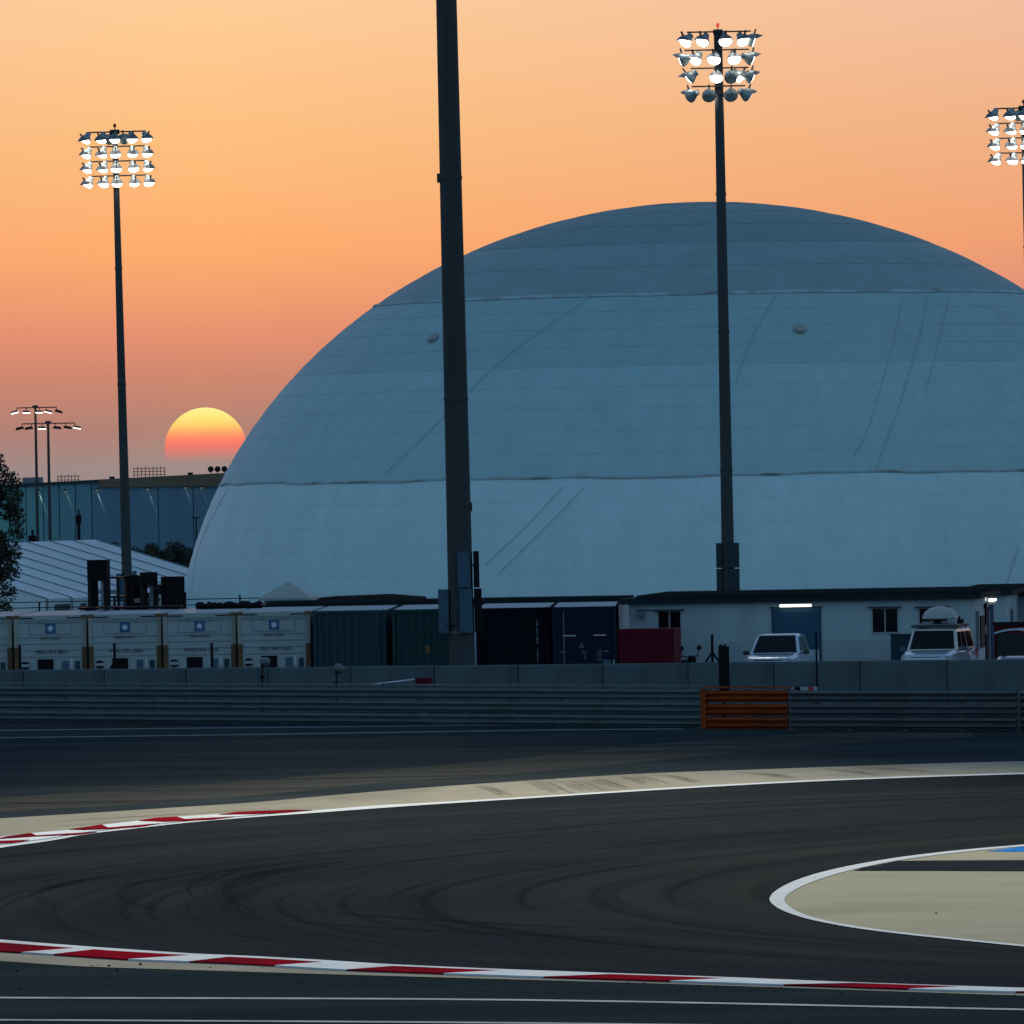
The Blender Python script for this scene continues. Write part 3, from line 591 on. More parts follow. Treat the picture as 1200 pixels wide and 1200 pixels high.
# ================================================================== CONTAINERS
ROT = R(-7)
CROT = R(-1.2)
YZ = .05
def star_poly(r, n=7):
    pts = []
    for k in range(2 * n):
        rad = r if k % 2 == 0 else r * .42; w = math.pi / 2 + math.pi * k / n
        pts.append((rad * math.cos(w), 0, rad * math.sin(w)))
    return pts
CW, CH, CLn = 2.44, 2.9, 12.19
def put_text(me, loc, parent, name, ma):
    o = link(name, me, ma, parent); o.location = loc; return o
def reefer(label, loc, number):
    t = thing('refrigerated_container', label, 'container', loc, CROT, 'white refrigerated containers in a row')
    h = CW / 2
    MB().box(-h + .1, h - .1, .03, CLn - .03, .16, CH - .05).build('body', m_reefer, t)
    MB().box(-h + .02, h - .02, .02, CLn - .02, CH - .045, CH - .01).build('roof', m_roofw, t)
    for s in (-1, 1):
        for yy in (0, CLn - .14):
            p = MB().box(s * h - (.13 if s > 0 else 0), s * h + (.13 if s < 0 else 0), yy, yy + .14, .12, CH - .12).build('corner_post', m_reefer_post, t)
            c = MB().box(s * h - (.18 if s > 0 else 0), s * h + (.18 if s < 0 else 0), yy - .004, yy + .165, CH - .118, CH).build('corner_casting', m_rust, t)
            c2 = MB().box(s * h - (.18 if s > 0 else 0), s * h + (.18 if s < 0 else 0), yy - .004, yy + .165, 0, .118).build('corner_casting', m_rust, t)
        MB().box(s * h - (.16 if s > 0 else 0.0), s * h + (.16 if s < 0 else 0), -.012, -.004, .2, 1.83).build('corner_plate', m_rust, t)
    MB().box(-h + .19, h - .19, -.02, .10, CH - .16, CH - .005).build('top_rail', m_reefer, t)
    for s in (-1, 1): MB().box(min(s * .55, s * 1.02), max(s * .55, s * 1.02), -.028, -.022, CH - .115, CH - .075).build('top_slot', m_black, t)
    zs = [1.50, 1.72, 1.94, 2.16, 2.66]
    for i, z_ in enumerate(zs): MB().box(-h + .14, h - .14, .006, .03, z_ - .012, z_ + .012).build('panel_joint', m_tentseam, t)
    fl = MB()
    fr = [(-.72, .72, 2.245, 2.265), (-.72, .72, 2.61, 2.63), (-.72, -.70, 2.265, 2.61), (.70, .72, 2.265, 2.61)]
    for a, b, c, d in fr: fl.box(a, b, .004, .03, c, d)
    hatch = MB().box(-.70, .70, .012, .03, 2.265, 2.61).build('access_hatch', m_reefer, t); fl.build('hatch_frame', m_tentseam, hatch)
    for s in (-1, 1): MB().box(s * .38 - .03, s * .38 + .03, -.006, .012, 2.60, 2.68).build('hatch_latch', m_grey, hatch)
    em = MB().box(-.16, .18, -.014, .012, 2.29, 2.625).build('emblem', m_logo, t)
    st = MB().prism([(a + .01, b - .022, c + 2.457) for a, b, c in star_poly(.135)], (0, .008, 0)); fix_normals(st.build('star', m_star, em))
    put_text(text_mesh('STAR COOL', .125), (0, .004, 2.12), t, 'lettering', m_ink)
    put_text(text_mesh(number, .175), (.05, .004, 1.66), t, 'container_number', m_ink)
    fan = MB().box(-.44, .09, -.004, .03, .62, 1.42).build('fan_recess', m_black, t)
    for k in range(6): MB().box(-.43, .08, -.016, -.006, .68 + k * .13, .70 + k * .13).build('grille_bar', m_char, fan)
    MB().box(.38, .60, -.02, .03, 1.02, 1.36).build('control_display', m_cab, t)
    MB().box(.82, .98, -.012, .03, 1.02, 1.34).build('service_door', m_cblue, t)
    MB().box(.68, .73, -.014, .03, 1.12, 1.40).build('instruction_plate', m_star, t)
    pt = MB().lathe([(.15, 0), (.16, .02), (.12, .035)], 18, Matrix.Translation((-.86, 0, 1.22)) @ Matrix.Rotation(R(90), 4, 'X')).build('air_vent', m_frame, t)
    for s in (1, -1): MB().prism([(-.86 + .14 * math.cos(w), -.042, 1.22 + s * (.05 + .085 * math.sin(w))) for w in np.linspace(0, math.pi, 8)], (0, .006, 0)).build('vent_slot', m_black, pt)
    return t
c_line_a = B(16, 298.2, YZ); c_line_b = B(366, 294.6, YZ); cdir = Vector((math.cos(ROT), math.sin(ROT), 0))
pitch = 87.5 * 297 / FPX / 1.0
labels = [('white refrigerated container cut off by the left edge of the frame', 'MNU 972 5062'),
          ('white refrigerated container below the tent end, a fence post before its round air vent', 'MNU 972 0021'),
          ('white refrigerated container in front of the tall black forklift, braced fence post before it', 'MNU 973 2064'),
          ('white refrigerated container just left of the pyramid roofed kiosk, fence post before its display', 'MWU 510 1625'),
          ('rightmost white refrigerated container, under the kiosk and next to the blue grey container', 'MSU SW 1625')]
CL = [None] * 5
for i in range(5):
    px = 15.5 + 87.4 * (i - 1) + 44
    d = 298.6 - .31 * (i - 1)
    loc = B(px, d, YZ)
    if i == 0: CL[0] = reefer(labels[0][0], loc, labels[0][1]); proto = CL[0]
    else:
        CL[i] = copy_tree(proto, loc, label=labels[i][0])
        for c in kids(CL[i]):
            if c.name.startswith('container_number'):
                c.data = text_mesh(labels[i][1], .175); c.data.materials.append(m_ink)
def dry_container(name, label, px, d, ma, w=2.44, ln=12.19, h=2.9, doors=False, roofm=None, grp='dark shipping containers in the row'):
    t = thing(name, label, 'container', B(px, d, YZ), CROT, grp); hh = w / 2
    MB().box(-hh + .08, hh - .08, .07, ln - .07, .15, h - .05).build('body', ma, t)
    MB().box(-hh + .02, hh - .02, .02, ln - .02, h - .045, h - .01).build('roof', roofm or m_roofw, t)
    for s in (-1, 1):
        for yy in (0, ln - .12): MB().box(s * hh - (.11 if s > 0 else 0), s * hh + (.11 if s < 0 else 0), yy, yy + .12, .118, h - .118).build('corner_post', ma, t)
        for yy in (0, ln - .16):
            for z_ in (0, h - .118): MB().box(s * hh - (.17 if s > 0 else 0), s * hh + (.17 if s < 0 else 0), yy - .004, yy + .165, z_, z_ + .118).build('corner_casting', ma, t)
    MB().box(-hh + .18, hh - .18, .0, .07, h - .10, h - .004).build('top_rail', ma, t)
    MB().box(-hh + .18, hh - .18, .0, .07, .0, .14).build('bottom_rail', ma, t)
    # corrugated end: each fold proud of the next
    if not doors:
        n = 9; x0 = -hh + .12; st = (w - .24) / n; me = None
        for k in range(n):
            pts = [(0, .068, 0), (st * .22, .02, 0), (st * .55, .02, 0), (st * .77, .068, 0)]
            if me is None: me = fix_normals(MB().prism([(a, b, 0) for a, b, c in pts], (0, 0, h - .26)).build('corrugation', ma, t)); q = me
            else: q = share('corrugation', me, t)
            q.location = (x0 + k * st, 0, .15)
    else:
        for s in (-1, 1):
            dr_ = MB().box(min(s * .01, s * (hh - .13)), max(s * .01, s * (hh - .13)), .03, .069, .16, h - .12).build('door', ma, t)
            for k in (.25, .75):
                xx = s * (hh - .13) * k
                MB().tube((xx, .0, .2), (xx, .0, h - .16), .018, n=6).build('lock_rod', m_grey if s < 0 and k > .5 else m_cnavy, dr_)
            for k in range(10):
                xx = s * (.06 + k * (hh - .22) / 10); MB().box(xx - .02, xx + .02, .018, .03, .24, h - .2).build('door_rib', ma, dr_)
            MB().box(min(s * .30, s * .72), max(s * .30, s * .72), -.018, .016, 1.92, 1.95).build('lock_bar', m_star, dr_)
            MB().box(min(s * .62, s * .82), max(s * .62, s * .82), -.018, .016, 1.38, 1.41).build('lock_bar', m_grey, dr_)
    return t
dry_container('shipping_container', 'blue grey corrugated shipping container right beside the last white one', 410.5, 297.2, m_cblue)
dt = dry_container('shipping_container', 'teal corrugated shipping container half hidden by the big mast', 503, 296.9, m_cteal)
MB().box(-.12, .02, .006, .02, 1.42, 1.68).build('warning_plate', m_rust, dt)
db = dry_container('shipping_container', 'black shipping container right of the mast, with tiny vertical lettering', 601.5, 296.4, m_cblack)
for k, ch in enumerate('SHIPPING LINES'):
    put_text(text_mesh(ch, .11), (.82, -.004, 2.42 - k * .1), db, 'lettering', m_roofw)
dn = dry_container('shipping_container', 'dark navy shipping container with lock rods and white writing on its doors', 685.5, 296, m_cnavy, w=2.09, doors=True)
put_text(text_mesh('A', .26), (-.10, -.006, 1.58), dn, 'lettering', m_grey); put_text(text_mesh('N', .2), (-.02, -.006, 1.36), dn, 'lettering', m_grey)
put_text(text_mesh('L', .2), (.02, -.006, 1.2), dn, 'lettering', m_grey)
for k, tx in enumerate(('KGS', 'LBS', 'KGS', 'CU', 'TARE')): put_text(text_mesh(tx, .085), (.50, -.006, 1.42 - k * .08), dn, 'weight_lettering', m_grey)
MB().box(.62, .86, -.03, .016, .7, 1.12).build('placard', m_cab, dn)
MB().box(.94, .99, -.03, .016, .7, 1.1).build('placard', m_frame, dn)
# red skip
sk = thing('red_skip', 'dark red ribbed metal skip beside the navy container', 'skip', B(757.5, 296, YZ), ROT)
fix_normals(MB().prism([(-.93, 0, .1), (.93, 0, .1), (.93, 0, 2.10), (-.93, 0, 2.10)], (0, 2.4, 0)).build('body', m_cred, sk))
for k in range(5): MB().box(-.85 + k * .425 - .035, -.85 + k * .425 + .035, -.04, .0, .16, 1.98).build('rib', m_cred, sk)
MB().box(-.97, .97, -.05, .03, 1.98, 2.12).build('rim', m_cred, sk)
for s in (-1, 1): MB().box(s * .7 - .1, s * .7 + .1, .2, 2.2, 0, .1).build('skid', m_rust, sk)

# ================================================================== BUILDINGS
def cabin(label, px0, px1, d0, d1, depth, ztop, over=.25, fasc=.30, cat='cabin', fm=None, name='portable_cabin', lower=True):
    a, b = B(px0, d0, YZ), B(px1, d1, YZ); v = b - a; w = v.length
    t = thing(name, label, cat, a, math.atan2(v.y, v.x)); zt = ztop - YZ
    MB().box(0, w, 0, depth, 0, zt - fasc + .02).build('wall', m_wall, t)
    if lower: MB().box(-.004, w + .004, -.006, 0, 0, 1.46).build('wall_base', m_wall_lo, t)
    MB().box(-over, w + over, -over, depth + over, zt - fasc + .021, zt - .08).build('fascia', fm or m_fascia, t)
    MB().box(-over + .55, w + over + .03, -over - .03, depth + over + .03, zt - .079, zt + .02).build('roof', m_roof, t)
    return t, w, zt
def zc(px, py, d): return P(px, py, d).z - YZ
tb, wB, ztB = cabin('long low white portable cabin with dark flat roof and blue door', 738, 1143, 306.6, 305.2, 10.0, 3.13)
def lx(px): return (px - 738) / (1143 - 738) * wB
def window(t, x0, x1, z0, z1, hood=True):
    f = MB(); e = .04
    f.box(x0 - e, x1 + e, -.03, 0, z1, z1 + e); f.box(x0 - e, x1 + e, -.05, 0, z0 - e, z0)
    f.box(x0 - e, x0, -.03, 0, z0, z1); f.box(x1, x1 + e, -.03, 0, z0, z1); f.box((x0 + x1) / 2 - .02, (x0 + x1) / 2 + .02, -.03, 0, z0, z1)
    w_ = f.build('window', m_frame, t)
    for a, b in ((x0, (x0 + x1) / 2 - .02), ((x0 + x1) / 2 + .02, x1)): MB().box(a, b, -.015, -.002, z0, z1).build('pane', m_glass, w_)
    if hood: MB().box(x0 - .15, x1 + .15, -.22, 0, z1 + .045, z1 + .075).build('hood', m_fascia, w_)
window(tb, lx(773), lx(798.5), zc(785, 743.5, 306), zc(785, 717, 306))
window(tb, lx(1024), lx(1053), zc(1040, 741, 305), zc(1040, 713.5, 305))
window(tb, lx(1079), lx(1109), zc(1090, 741, 305), zc(1090, 713.5, 305))
ac = MB().box(lx(750.5), lx(757.5), -.35, 0, zc(754, 723, 306), zc(754, 716.5, 306)).build('air_conditioner', m_grey, tb)
MB().box(lx(747), lx(772), -.04, 0, zc(754, 716, 306), zc(754, 715, 306)).build('conduit', m_fascia, tb)
rdz = zc(935, 713.5, 306)
rdoor = MB().box(lx(907), lx(962.5), -.03, -.006, 0, rdz).build('roller_door', m_doorb, tb)
sl0 = None
for k in range(int(rdz / .12)):
    if sl0 is None: sl0 = MB().box(lx(907), lx(962.5), -.045, -.03, 0, .10).build('door_slat', m_doorb, rdoor); q = sl0
    else: q = share('door_slat', sl0, rdoor)
    q.location = (0, 0, .01 + k * .12)
df = MB(); df.box(lx(906), lx(907), -.06, 0, 0, rdz + .04); df.box(lx(962.5), lx(963.5), -.06, 0, 0, rdz + .04); df.box(lx(904), lx(965), -.09, 0, rdz + .041, rdz + .075); df.build('door_frame', m_fascia, tb)
zl = zc(935, 711, 306); tl = MB().box(lx(915), lx(954), -.18, -.01, zl + .04, zl + .10).build('light_fitting', m_frame, tb)
MB().box(lx(916), lx(953), -.2, -.181, zl - .0, zl + .085).build('lamp_tube', m_tube, tl)
MB().box(lx(920), lx(949), -.14, -.05, zl + .0, zl + .038).build('lamp_tray', m_frame, tl)
# right-hand end wall of the long cabin (faces +x): windows, door, poster, lamp
def end_box(name, y0, y1, z0, z1, ma, dpt=.03, par=None): return MB().box(wB + .001, wB + dpt, y0, y1, z0, z1).build(name, ma, par or tb)
w_e = end_box('window', .3, 1.9, .95, 2.42, m_frame, .03); MB().box(wB + .031, wB + .04, .4, 1.8, 1.0, 2.36).build('pane', m_glass, w_e)
end_box('notice_board', 2.7, 4.6, 1.05, 2.15, m_char, .05)
dd = end_box('door', 5.4, 7.4, 0, 2.4, m_black, .05); MB().box(wB + .051, wB + .08, 6.3, 7.35, .05, 2.3).build('door_panel', m_doorb, dd)
MB().box(wB + .001, wB + .16, 7.8, 8.0, 0, 2.6).build('downpipe', m_cab, tb)
el = MB().box(wB + .02, wB + .3, 5.9, 6.9, 2.5, 2.62).build('door_light', m_frame, tb); MB().box(wB + .12, wB + .33, 5.85, 6.95, 2.62, 2.70).build('lamp_tube', m_tube, el)
end_box('meter_box', 4.9, 5.3, 1.5, 1.8, m_grey, .08); end_box('bell', 5.0, 5.4, 2.38, 2.56, m_black, .1)
# pale cabin behind it to the right
tcb, wC, ztC = cabin('pale cabin behind the end of the long cabin, at right edge', 1120, 1180, 322, 321.8, 10, 3.0, cat='cabin')
w_e = MB().box(wC + .001, wC + .03, 2.5, 4.5, .8, 2.2).build('window', m_frame, tcb); MB().box(wC + .031, wC + .04, 2.6, 4.4, .85, 2.1).build('pane', m_glass, w_e)
tdb, wD, ztD = cabin('pale cabin at the extreme right edge behind the white buggy', 1192, 1280, 331, 329, 9, 2.85)
window(tdb, .9, 1.7, 1.0, 2.1)
# cabin behind the containers, only its dark roof edge and white end wall in sight
ta, wA, ztA = cabin('long cabin behind the containers showing dark roof edge and white end', 300, 721, 316.2, 314.4, 4.2, 3.0, over=.12, fasc=.24)
MB().box(wA + .001, wA + .25, 1.2, 2.2, .9, 1.6).build('air_conditioner', m_grey, ta); MB().box(wA + .001, wA + .03, .8, 1.4, 2.0, 2.3).build('vent', m_grey, ta)
# low brown roof beyond it
ls = thing('low_shed', 'low shed with shallow dark brown roof seen over the containers', 'shed', B(425, 330, YZ), ROT)
MB().box(-1.65, 1.65, 0, 5, 0, 2.7).build('wall', m_beige, ls)
m_brownroof = mat('brown_roof', (.035, .03, .024), .9, var=.2, spec=0)
fix_normals(MB().prism([(-1.75, -.15, 2.72), (1.75, -.15, 2.72), (1.75, -.15, 2.86), (.4, -.15, 2.98), (-1.75, -.15, 2.93)], (0, 5.3, 0)).build('roof', m_brownroof, ls))
# kiosk
kk = thing('kiosk', 'small beige kiosk with grey pyramid roof standing behind the containers', 'kiosk', B(336, 320, YZ), ROT)
MB().box(-.78, .78, 0, 1.56, 0, 2.98).build('wall', m_beige, kk)
e = .95; c = (0, .78)
MB().add([(-e, -.17, 2.99), (e, -.17, 2.99), (e, 1.73, 2.99), (-e, 1.73, 2.99), (-e, -.17, 3.08), (e, -.17, 3.08), (e, 1.73, 3.08), (-e, 1.73, 3.08), (0, .78, 3.68)],
         [(3, 2, 1, 0), (0, 1, 5, 4), (1, 2, 6, 5), (2, 3, 7, 6), (3, 0, 4, 7), (4, 5, 8), (5, 6, 8), (6, 7, 8), (7, 4, 8)]).build('roof', m_dish, kk)
MB().box(-.3, .3, -.03, -.001, 1.0, 2.2).build('window', m_glass, kk)
# rolled nets lying on the container roofs
tp = thing('rolled_netting', 'long black rolled netting lying on the roof of the white containers', 'netting', B(270, 307.5, CH + YZ - .01), ROT)
mbn = MB(); prev = None
for k in range(23):
    u = k / 22; xx = -1.15 + 2.3 * u; r_ = .115 + .012 * math.sin(k * 1.3) + .016 * rng.uniform(-1, 1)
    ring = [Vector((xx, .25 * math.cos(w) + .0, max(0, r_ + (r_) * math.sin(w)))) for w in np.linspace(0, 2 * math.pi, 10, endpoint=False)]
    if prev is None: rr = []
    rr.append(ring); prev = ring
mbn.rings(rr); mbn.build('roll', m_black, tp, smooth=50)
for k in (-.7, 0, .65): MB().box(k - .03, k + .03, -.28, .28, .0, .26).build('strap', m_char, tp)

# ================================================================== FLOODLIGHT MASTS
def floodlight(parent, loc, yaw, pitch, lit=True):
    # lens faces local -Y, tipped down by pitch
    lamp = None
    Mx = Matrix.Rotation(R(90), 4, 'X')           # lathe axis z -> -y
    if not hasattr(floodlight, 'h'):
        h = MB().lathe([(.06, -.40), (.13, -.38), (.15, -.22), (.20, -.16), (.27, -.02), (.285, .06), (.27, .06)], 18, Mx)
        floodlight.h = h.build('floodlight', m_reflector, None, smooth=40); floodlight.h.hide_render = False
        v = MB(); n = 11; ws = np.linspace(R(15), R(165), n)
        a = [Vector((.29 * math.cos(w), -.05, .29 * math.sin(w))) for w in ws]
        b = [Vector((.30 * math.cos(w), -.05 - .30 * max(.25, math.sin(w)) , .30 * math.sin(w) + .02)) for w in ws]
        a2 = [p * 1.03 for p in a]; b2 = [p * 1.03 for p in b]
        v.strip(a, b); v.strip(b2, a2); v.strip(b, b2)
        floodlight.v = v.build('visor', m_grey, floodlight.h)
        floodlight.l = MB().lathe([(.262, .055), (.24, .085), (.10, .10)], 18, Mx).build('lens', m_lens, floodlight.h, smooth=60)
        floodlight.b = MB().box(-.03, .03, -.02, .04, .10, .46).build('bracket', m_mast, floodlight.h)
        lamp = floodlight.h; lamp.parent = parent
    else:
        lamp = share('floodlight', floodlight.h, parent)
        for nm, src in (('visor', floodlight.v), ('lens', floodlight.l), ('bracket', floodlight.b)): share(nm, src, lamp)
    lamp.location = loc; lamp.rotation_euler = Matrix.Rotation(R(yaw), 3, 'Z').to_euler() if False else (Matrix.Rotation(R(yaw), 3, 'Z') @ Matrix.Rotation(R(pitch), 3, 'X')).to_euler()
    return lamp
def mast(label, base, height, r0, r1, lean, group, plinth=None):
    t = thing('floodlight_mast', label, 'floodlight mast', base, 0, group)
    t.rotation_euler = (0, R(-lean), 0)
    n = 12; pole = MB(); rr = []
    for k in range(9):
        u = k / 8; r_ = r0 + (r1 - r0) * u; rr.append([Vector((r_ * math.cos(2 * math.pi * q / n), r_ * math.sin(2 * math.pi * q / n), height * u)) for q in range(n)])
    pole.rings(rr).build('pole', m_mast, t, smooth=20)
    for u in (.30, .52, .74, .9):                  # section collars
        r_ = r0 + (r1 - r0) * u + .012; MB().lathe([(r_, height * u - .06), (r_ + .01, height * u), (r_, height * u + .06)], 12).build('collar', m_mast, t)
    return t
def head(t, ztop, rows, cols_rows, rowpitch=.725, sc=1.0):
    rowpitch *= sc; cols_rows = [[(a * sc, b, c) for a, b, c in r_] for r_ in cols_rows]
    for i, row in enumerate(cols_rows):
        zb_ = ztop - i * rowpitch
        xs = [c[0] for c in row]
        MB().box(min(xs) + .05, max(xs) - .05, -.23, -.17, zb_ - .03, zb_ + .03).build('crossbar', m_mast, t)
        for xx, yaw, pit in row: floodlight(t, (xx, -.2 - (.18 if abs(yaw) < 60 else 0), zb_ - .36 * sc), yaw, pit).scale = (sc, sc, sc)
    MB().box(-.2, .2, -.14, .14, ztop - 4 * rowpitch + .3, ztop - 4 * rowpitch + .36).build('head_plate', m_mast, t)
    MB().box(-.19, .19, -.13, .13, ztop - .10, ztop + .10).build('cap_box', m_mast, t)
    MB().tube((0, 0, ztop + .10), (0, 0, ztop + .20), .02, n=6).build('beacon_stem', m_mast, t)
    MB().lathe([(.05, ztop + .20), (.065, ztop + .23), (.065, ztop + .32), (.03, ztop + .36)], 10).build('beacon', m_ltred, t)
GM = 'tall floodlight masts'
left = mast('tall floodlight mast with twenty lit lamps above the setting sun side', B(151.5, 378), 22.42, .235, .115, .5, GM)
rowsL = [[(-1.44, -40, 52), (-.66, -28, 52), (.0, 0, 50), (.86, 14, 50), (1.58, 24, 50)] for _ in range(4)]
rowsL[0].insert(2, (-.26, 165, 20)); rowsL[0].insert(4, (.45, -160, 20))
rowsL = [[(x_ + .02 * i, yw + rng.uniform(-5, 5), pt + rng.uniform(-3, 3)) for x_, yw, pt in r_] for i, r_ in enumerate(rowsL)]
head(left, 22.40, 4, rowsL, sc=.86)
for (x0, x1, y0, y1, z0, z1) in ((-.46, -.22, -.2, .2, 2.4, 3.6), (.24, .42, -.2, .2, 2.4, 3.7), (-.2, .16, -.42, -.22, 2.2, 3.4)):
    MB().box(x0, x1, y0, y1, z0, z1).build('cabinet', m_cab, left)
edge = copy_tree(left, B(1217, 376), label='floodlight mast at the right edge, only its lit lamps in frame')
edge.scale = (1.07, 1.07, 1.01)
right = mast('floodlight mast in front of the dome, many of its lamps turned away', B(855.5, 355), 25.05, .27, .165, .05, GM)
rowsR = [[(-1.30, -42, 37), (-.62, -30, 37), (.28, 6, 37), (.98, 26, 37), (1.36, 95, 20)],
         [(-1.42, -110, 15), (-.92, -34, 37), (-.18, -14, 37), (.62, 10, 37), (1.28, 105, 20)],
         [(-1.18, -100, 37), (-.10, -8, 37), (.48, 160, 20), (.84, 62, 37), (1.24, 110, 20)],
         [(-1.15, -130, 20), (-.42, 172, 20), (.46, 168, 20), (1.10, 120, 25)]]
head(right, 25.02, 4, rowsR)
for c in kids(right):
    if c.name.startswith('beacon') and 'stem' not in c.name: c.data.materials.clear(); c.data.materials.append(m_red_em)
for (x0, x1, y0, y1, z0, z1) in ((-.47, -.24, -.2, .2, 2.4, 3.55), (-.47, -.24, -.2, .2, 3.59, 4.58), (.02, .44, -.45, -.2, 2.4, 3.55), (.02, .44, -.45, -.2, 3.59, 4.58)):
    MB().box(x0, x1, y0, y1, z0, z1).build('cabinet', m_cabdk, right)
big = mast('massive dark mast crossing the whole frame in front of the dome', B(542, 291), 33.0, .425, .30, .32, GM)
MB().lathe([(.40, 0), (.40, 2.2), (.43, 2.22), (.43, 2.3)], 24).build('plinth', m_concrete, big, smooth=30)
for (x0, x1, y0, y1, z0, z1) in ((-.08, .34, -.62, -.40, 3.71, 4.86), (-.04, .38, -.64, -.40, 2.24, 3.67), (.44, .63, -.3, .15, 3.71, 4.9), (.44, .69, -.3, .15, 2.24, 3.67), (-.74, -.40, -.28, .12, 2.24, 3.67)):
    cbx = MB().box(x0, x1, y0, y1, z0, z1).build('cabinet', m_cab if x0 < .3 else m_char, big)
    MB().box(x0 + .03, x1 - .03, y0 - .012, y0, z0 + .04, z1 - .04).build('cabinet_door', m_cab if x0 < .3 else m_char, cbx)
MB().box(-.5, .5, -.38, .1, 2.5, 2.56).build('cabinet_bracket', m_mast, big); MB().box(.3, .5, -.1, .0, 4.4, 4.46).build('cabinet_bracket', m_mast, big)
for z_, s in ((17.0, -1), (6.2, 1)):
    MB().box(s * .40 - .05, s * .40 + .05, -.08, .08, z_, z_ + .3).build('step_box', m_mast, big)

rowsB = [[(-1.5, -20, 30), (-.75, -8, 30), (0, 0, 30), (.75, 8, 30), (1.5, 20, 30)] for _ in range(4)]
head(big, 32.6, 4, rowsB)
def beam(t, z_, power, down, half, aim_x, col=(1, .93, .72)):
    """the light its lit lamps throw on the track"""
    l_ = bpy.data.lights.new('mast_beam', 'SPOT'); l_.energy = power * K; l_.spot_size = R(half * 2); l_.spot_blend = 1; l_.color = col; l_.shadow_soft_size = 1.2
    o = bpy.data.objects.new('mast_beam', l_); COL.objects.link(o); o.parent = t; o.location = (0, -1.3, z_)
    base = t.location; d = Vector((aim_x - base.x, -(base.y - 130), 0)).normalized() * math.cos(R(down)) + Vector((0, 0, -math.sin(R(down))))
    o.rotation_euler = (-d).to_track_quat('Z', 'Y').to_euler()
beam(big, 31.2, 1.2e6, 3.6, 22.2, 1.5)
beam(right, 23.4, 2.6e6, 4.2, 7.2, -2)
beam(left, 21.4, 2.2e6, 3.4, 7.0, 4)

# twin street lamps far left
def street_lamp(label, px, d, ztop, xs, tilts, lit):
    t = thing('lamp_post', label, 'lamp post', B(px, d), 0, 'thin lamp posts behind the tent')
    MB().tube((0, 0, 0), (0, 0, ztop), .11, .065, 10).build('pole', m_mast, t, smooth=30)
    MB().box(min(xs), max(xs), -.03, .03, ztop - .06, ztop).build('crossarm', m_mast, t)
    MB().box(-.16, .16, -.1, .1, ztop - .05, ztop + .1).build('pole_cap', m_mast, t)
    for xx, tl_, li in zip(xs, tilts, lit):
        Mx = Matrix.Translation((xx + .12 * (1 if tl_ > 0 else -1 if tl_ < 0 else 0), -.1, ztop - .26)) @ Matrix.Rotation(R(tl_), 4, 'Y') @ Matrix.Rotation(R(-5), 4, 'X')
        h = MB().prism([Mx @ Vector(p) for p in ((-.24, -.2, -.05), (.24, -.2, -.05), (.17, -.2, .05), (-.17, -.2, .05))], Mx.to_3x3() @ Vector((0, .4, 0))); ho = fix_normals(h.build('luminaire', m_char, t))
        if li: MB().box(-.21, .21, -.215, .17, -.075, -.052, Mx).build('lens', m_lens_s, ho)
        else: MB().box(-.21, .21, -.19, .17, -.065, -.052, Mx).build('lens', m_glass, ho)
        MB().box(xx - .02, xx + .02, -.03, .03, ztop - .22, ztop - .05).build('bracket', m_mast, ho)
street_lamp('thin left lamp post of the pair with five luminaires', 47, 500, P(45, 477, 500).z, [-1.05, -.5, .22, .62, 1.2], [-14, 0, 0, 14, 16], [1, 1, 1, 1, 0])
street_lamp('thin right lamp post of the pair with six luminaires', 61.5, 478, P(60, 495.5, 478).z, [-1.4, -.9, -.32, .38, .95, 1.45], [-12, -8, 0, 6, 10, 12], [0, 0, 1, 0, 0, 1])

# ================================================================== TENT
E0 = P(55, 702, 390); u = Vector((.3, .954, 0)).normalized(); wv = Vector((-7.6, 2.4, 0)); bays = 9; bay = 3.1
tent = thing('marquee', 'large white marquee tent with pitched fabric roof behind the containers', 'marquee', (E0.x, E0.y, 0))
ez = E0.z; rz = P(115, 631, 430).z
def TP(i, s, h=0): return u * (i * bay) + wv * s + Vector((0, 0, h))        # s: 0 near eave, 1 ridge, 2 far eave
for i in range(bays):
    for s0, s1, za, zb_ in ((0, 1, ez, rz), (1, 2, rz, ez)):
        k = 5; rowsA = []; rowsB = []
        g = MB(); grid = []
        for a in range(7):
            row = []
            for b in range(7):
                ua, ub = a / 6, b / 6
                sag = -.10 * math.sin(math.pi * ua) * math.sin(math.pi * ub)
                row.append(TP(i + .008 + ua * .984, s0 + (s1 - s0) * ub, za + (zb_ - za) * ub + sag))
            grid.append(row)
        for a in range(6): g.strip(grid[a], grid[a + 1])
        g.build('roof_panel', m_tent, tent, smooth=180)
    for s in (0, 2):
        d_ = (TP(i + 1, s) - TP(i, s))
        MB().add([TP(i + .01, s, 0), TP(i + .99, s, 0), TP(i + .99, s, ez), TP(i + .01, s, ez)], [(0, 1, 2, 3)]).build('side_panel', m_tent, tent)
for i in range(bays + 1):
    for s0, s1, za, zb_ in ((0, 1, ez, rz), (2, 1, ez, rz)):
        a, b = TP(i, s0, za + .02), TP(i, s1, zb_ + .02); MB().tube(a, b, .035, n=6).build('rafter', m_tentseam, tent)
    for s in (0, 2): MB().tube(TP(i, s, 0), TP(i, s, ez), .06, n=6).build('leg', m_grey, tent)
MB().add([TP(0, 0, 0), TP(0, 2, 0), TP(0, 2, ez), TP(0, 1, rz), TP(0, 0, ez)], [(0, 1, 2, 3, 4)]).build('gable_end', m_tent, tent)
MB().add([TP(bays, 0, 0), TP(bays, 2, 0), TP(bays, 2, ez), TP(bays, 1, rz), TP(bays, 0, ez)], [(4, 3, 2, 1, 0)]).build('gable_end', m_tent, tent)
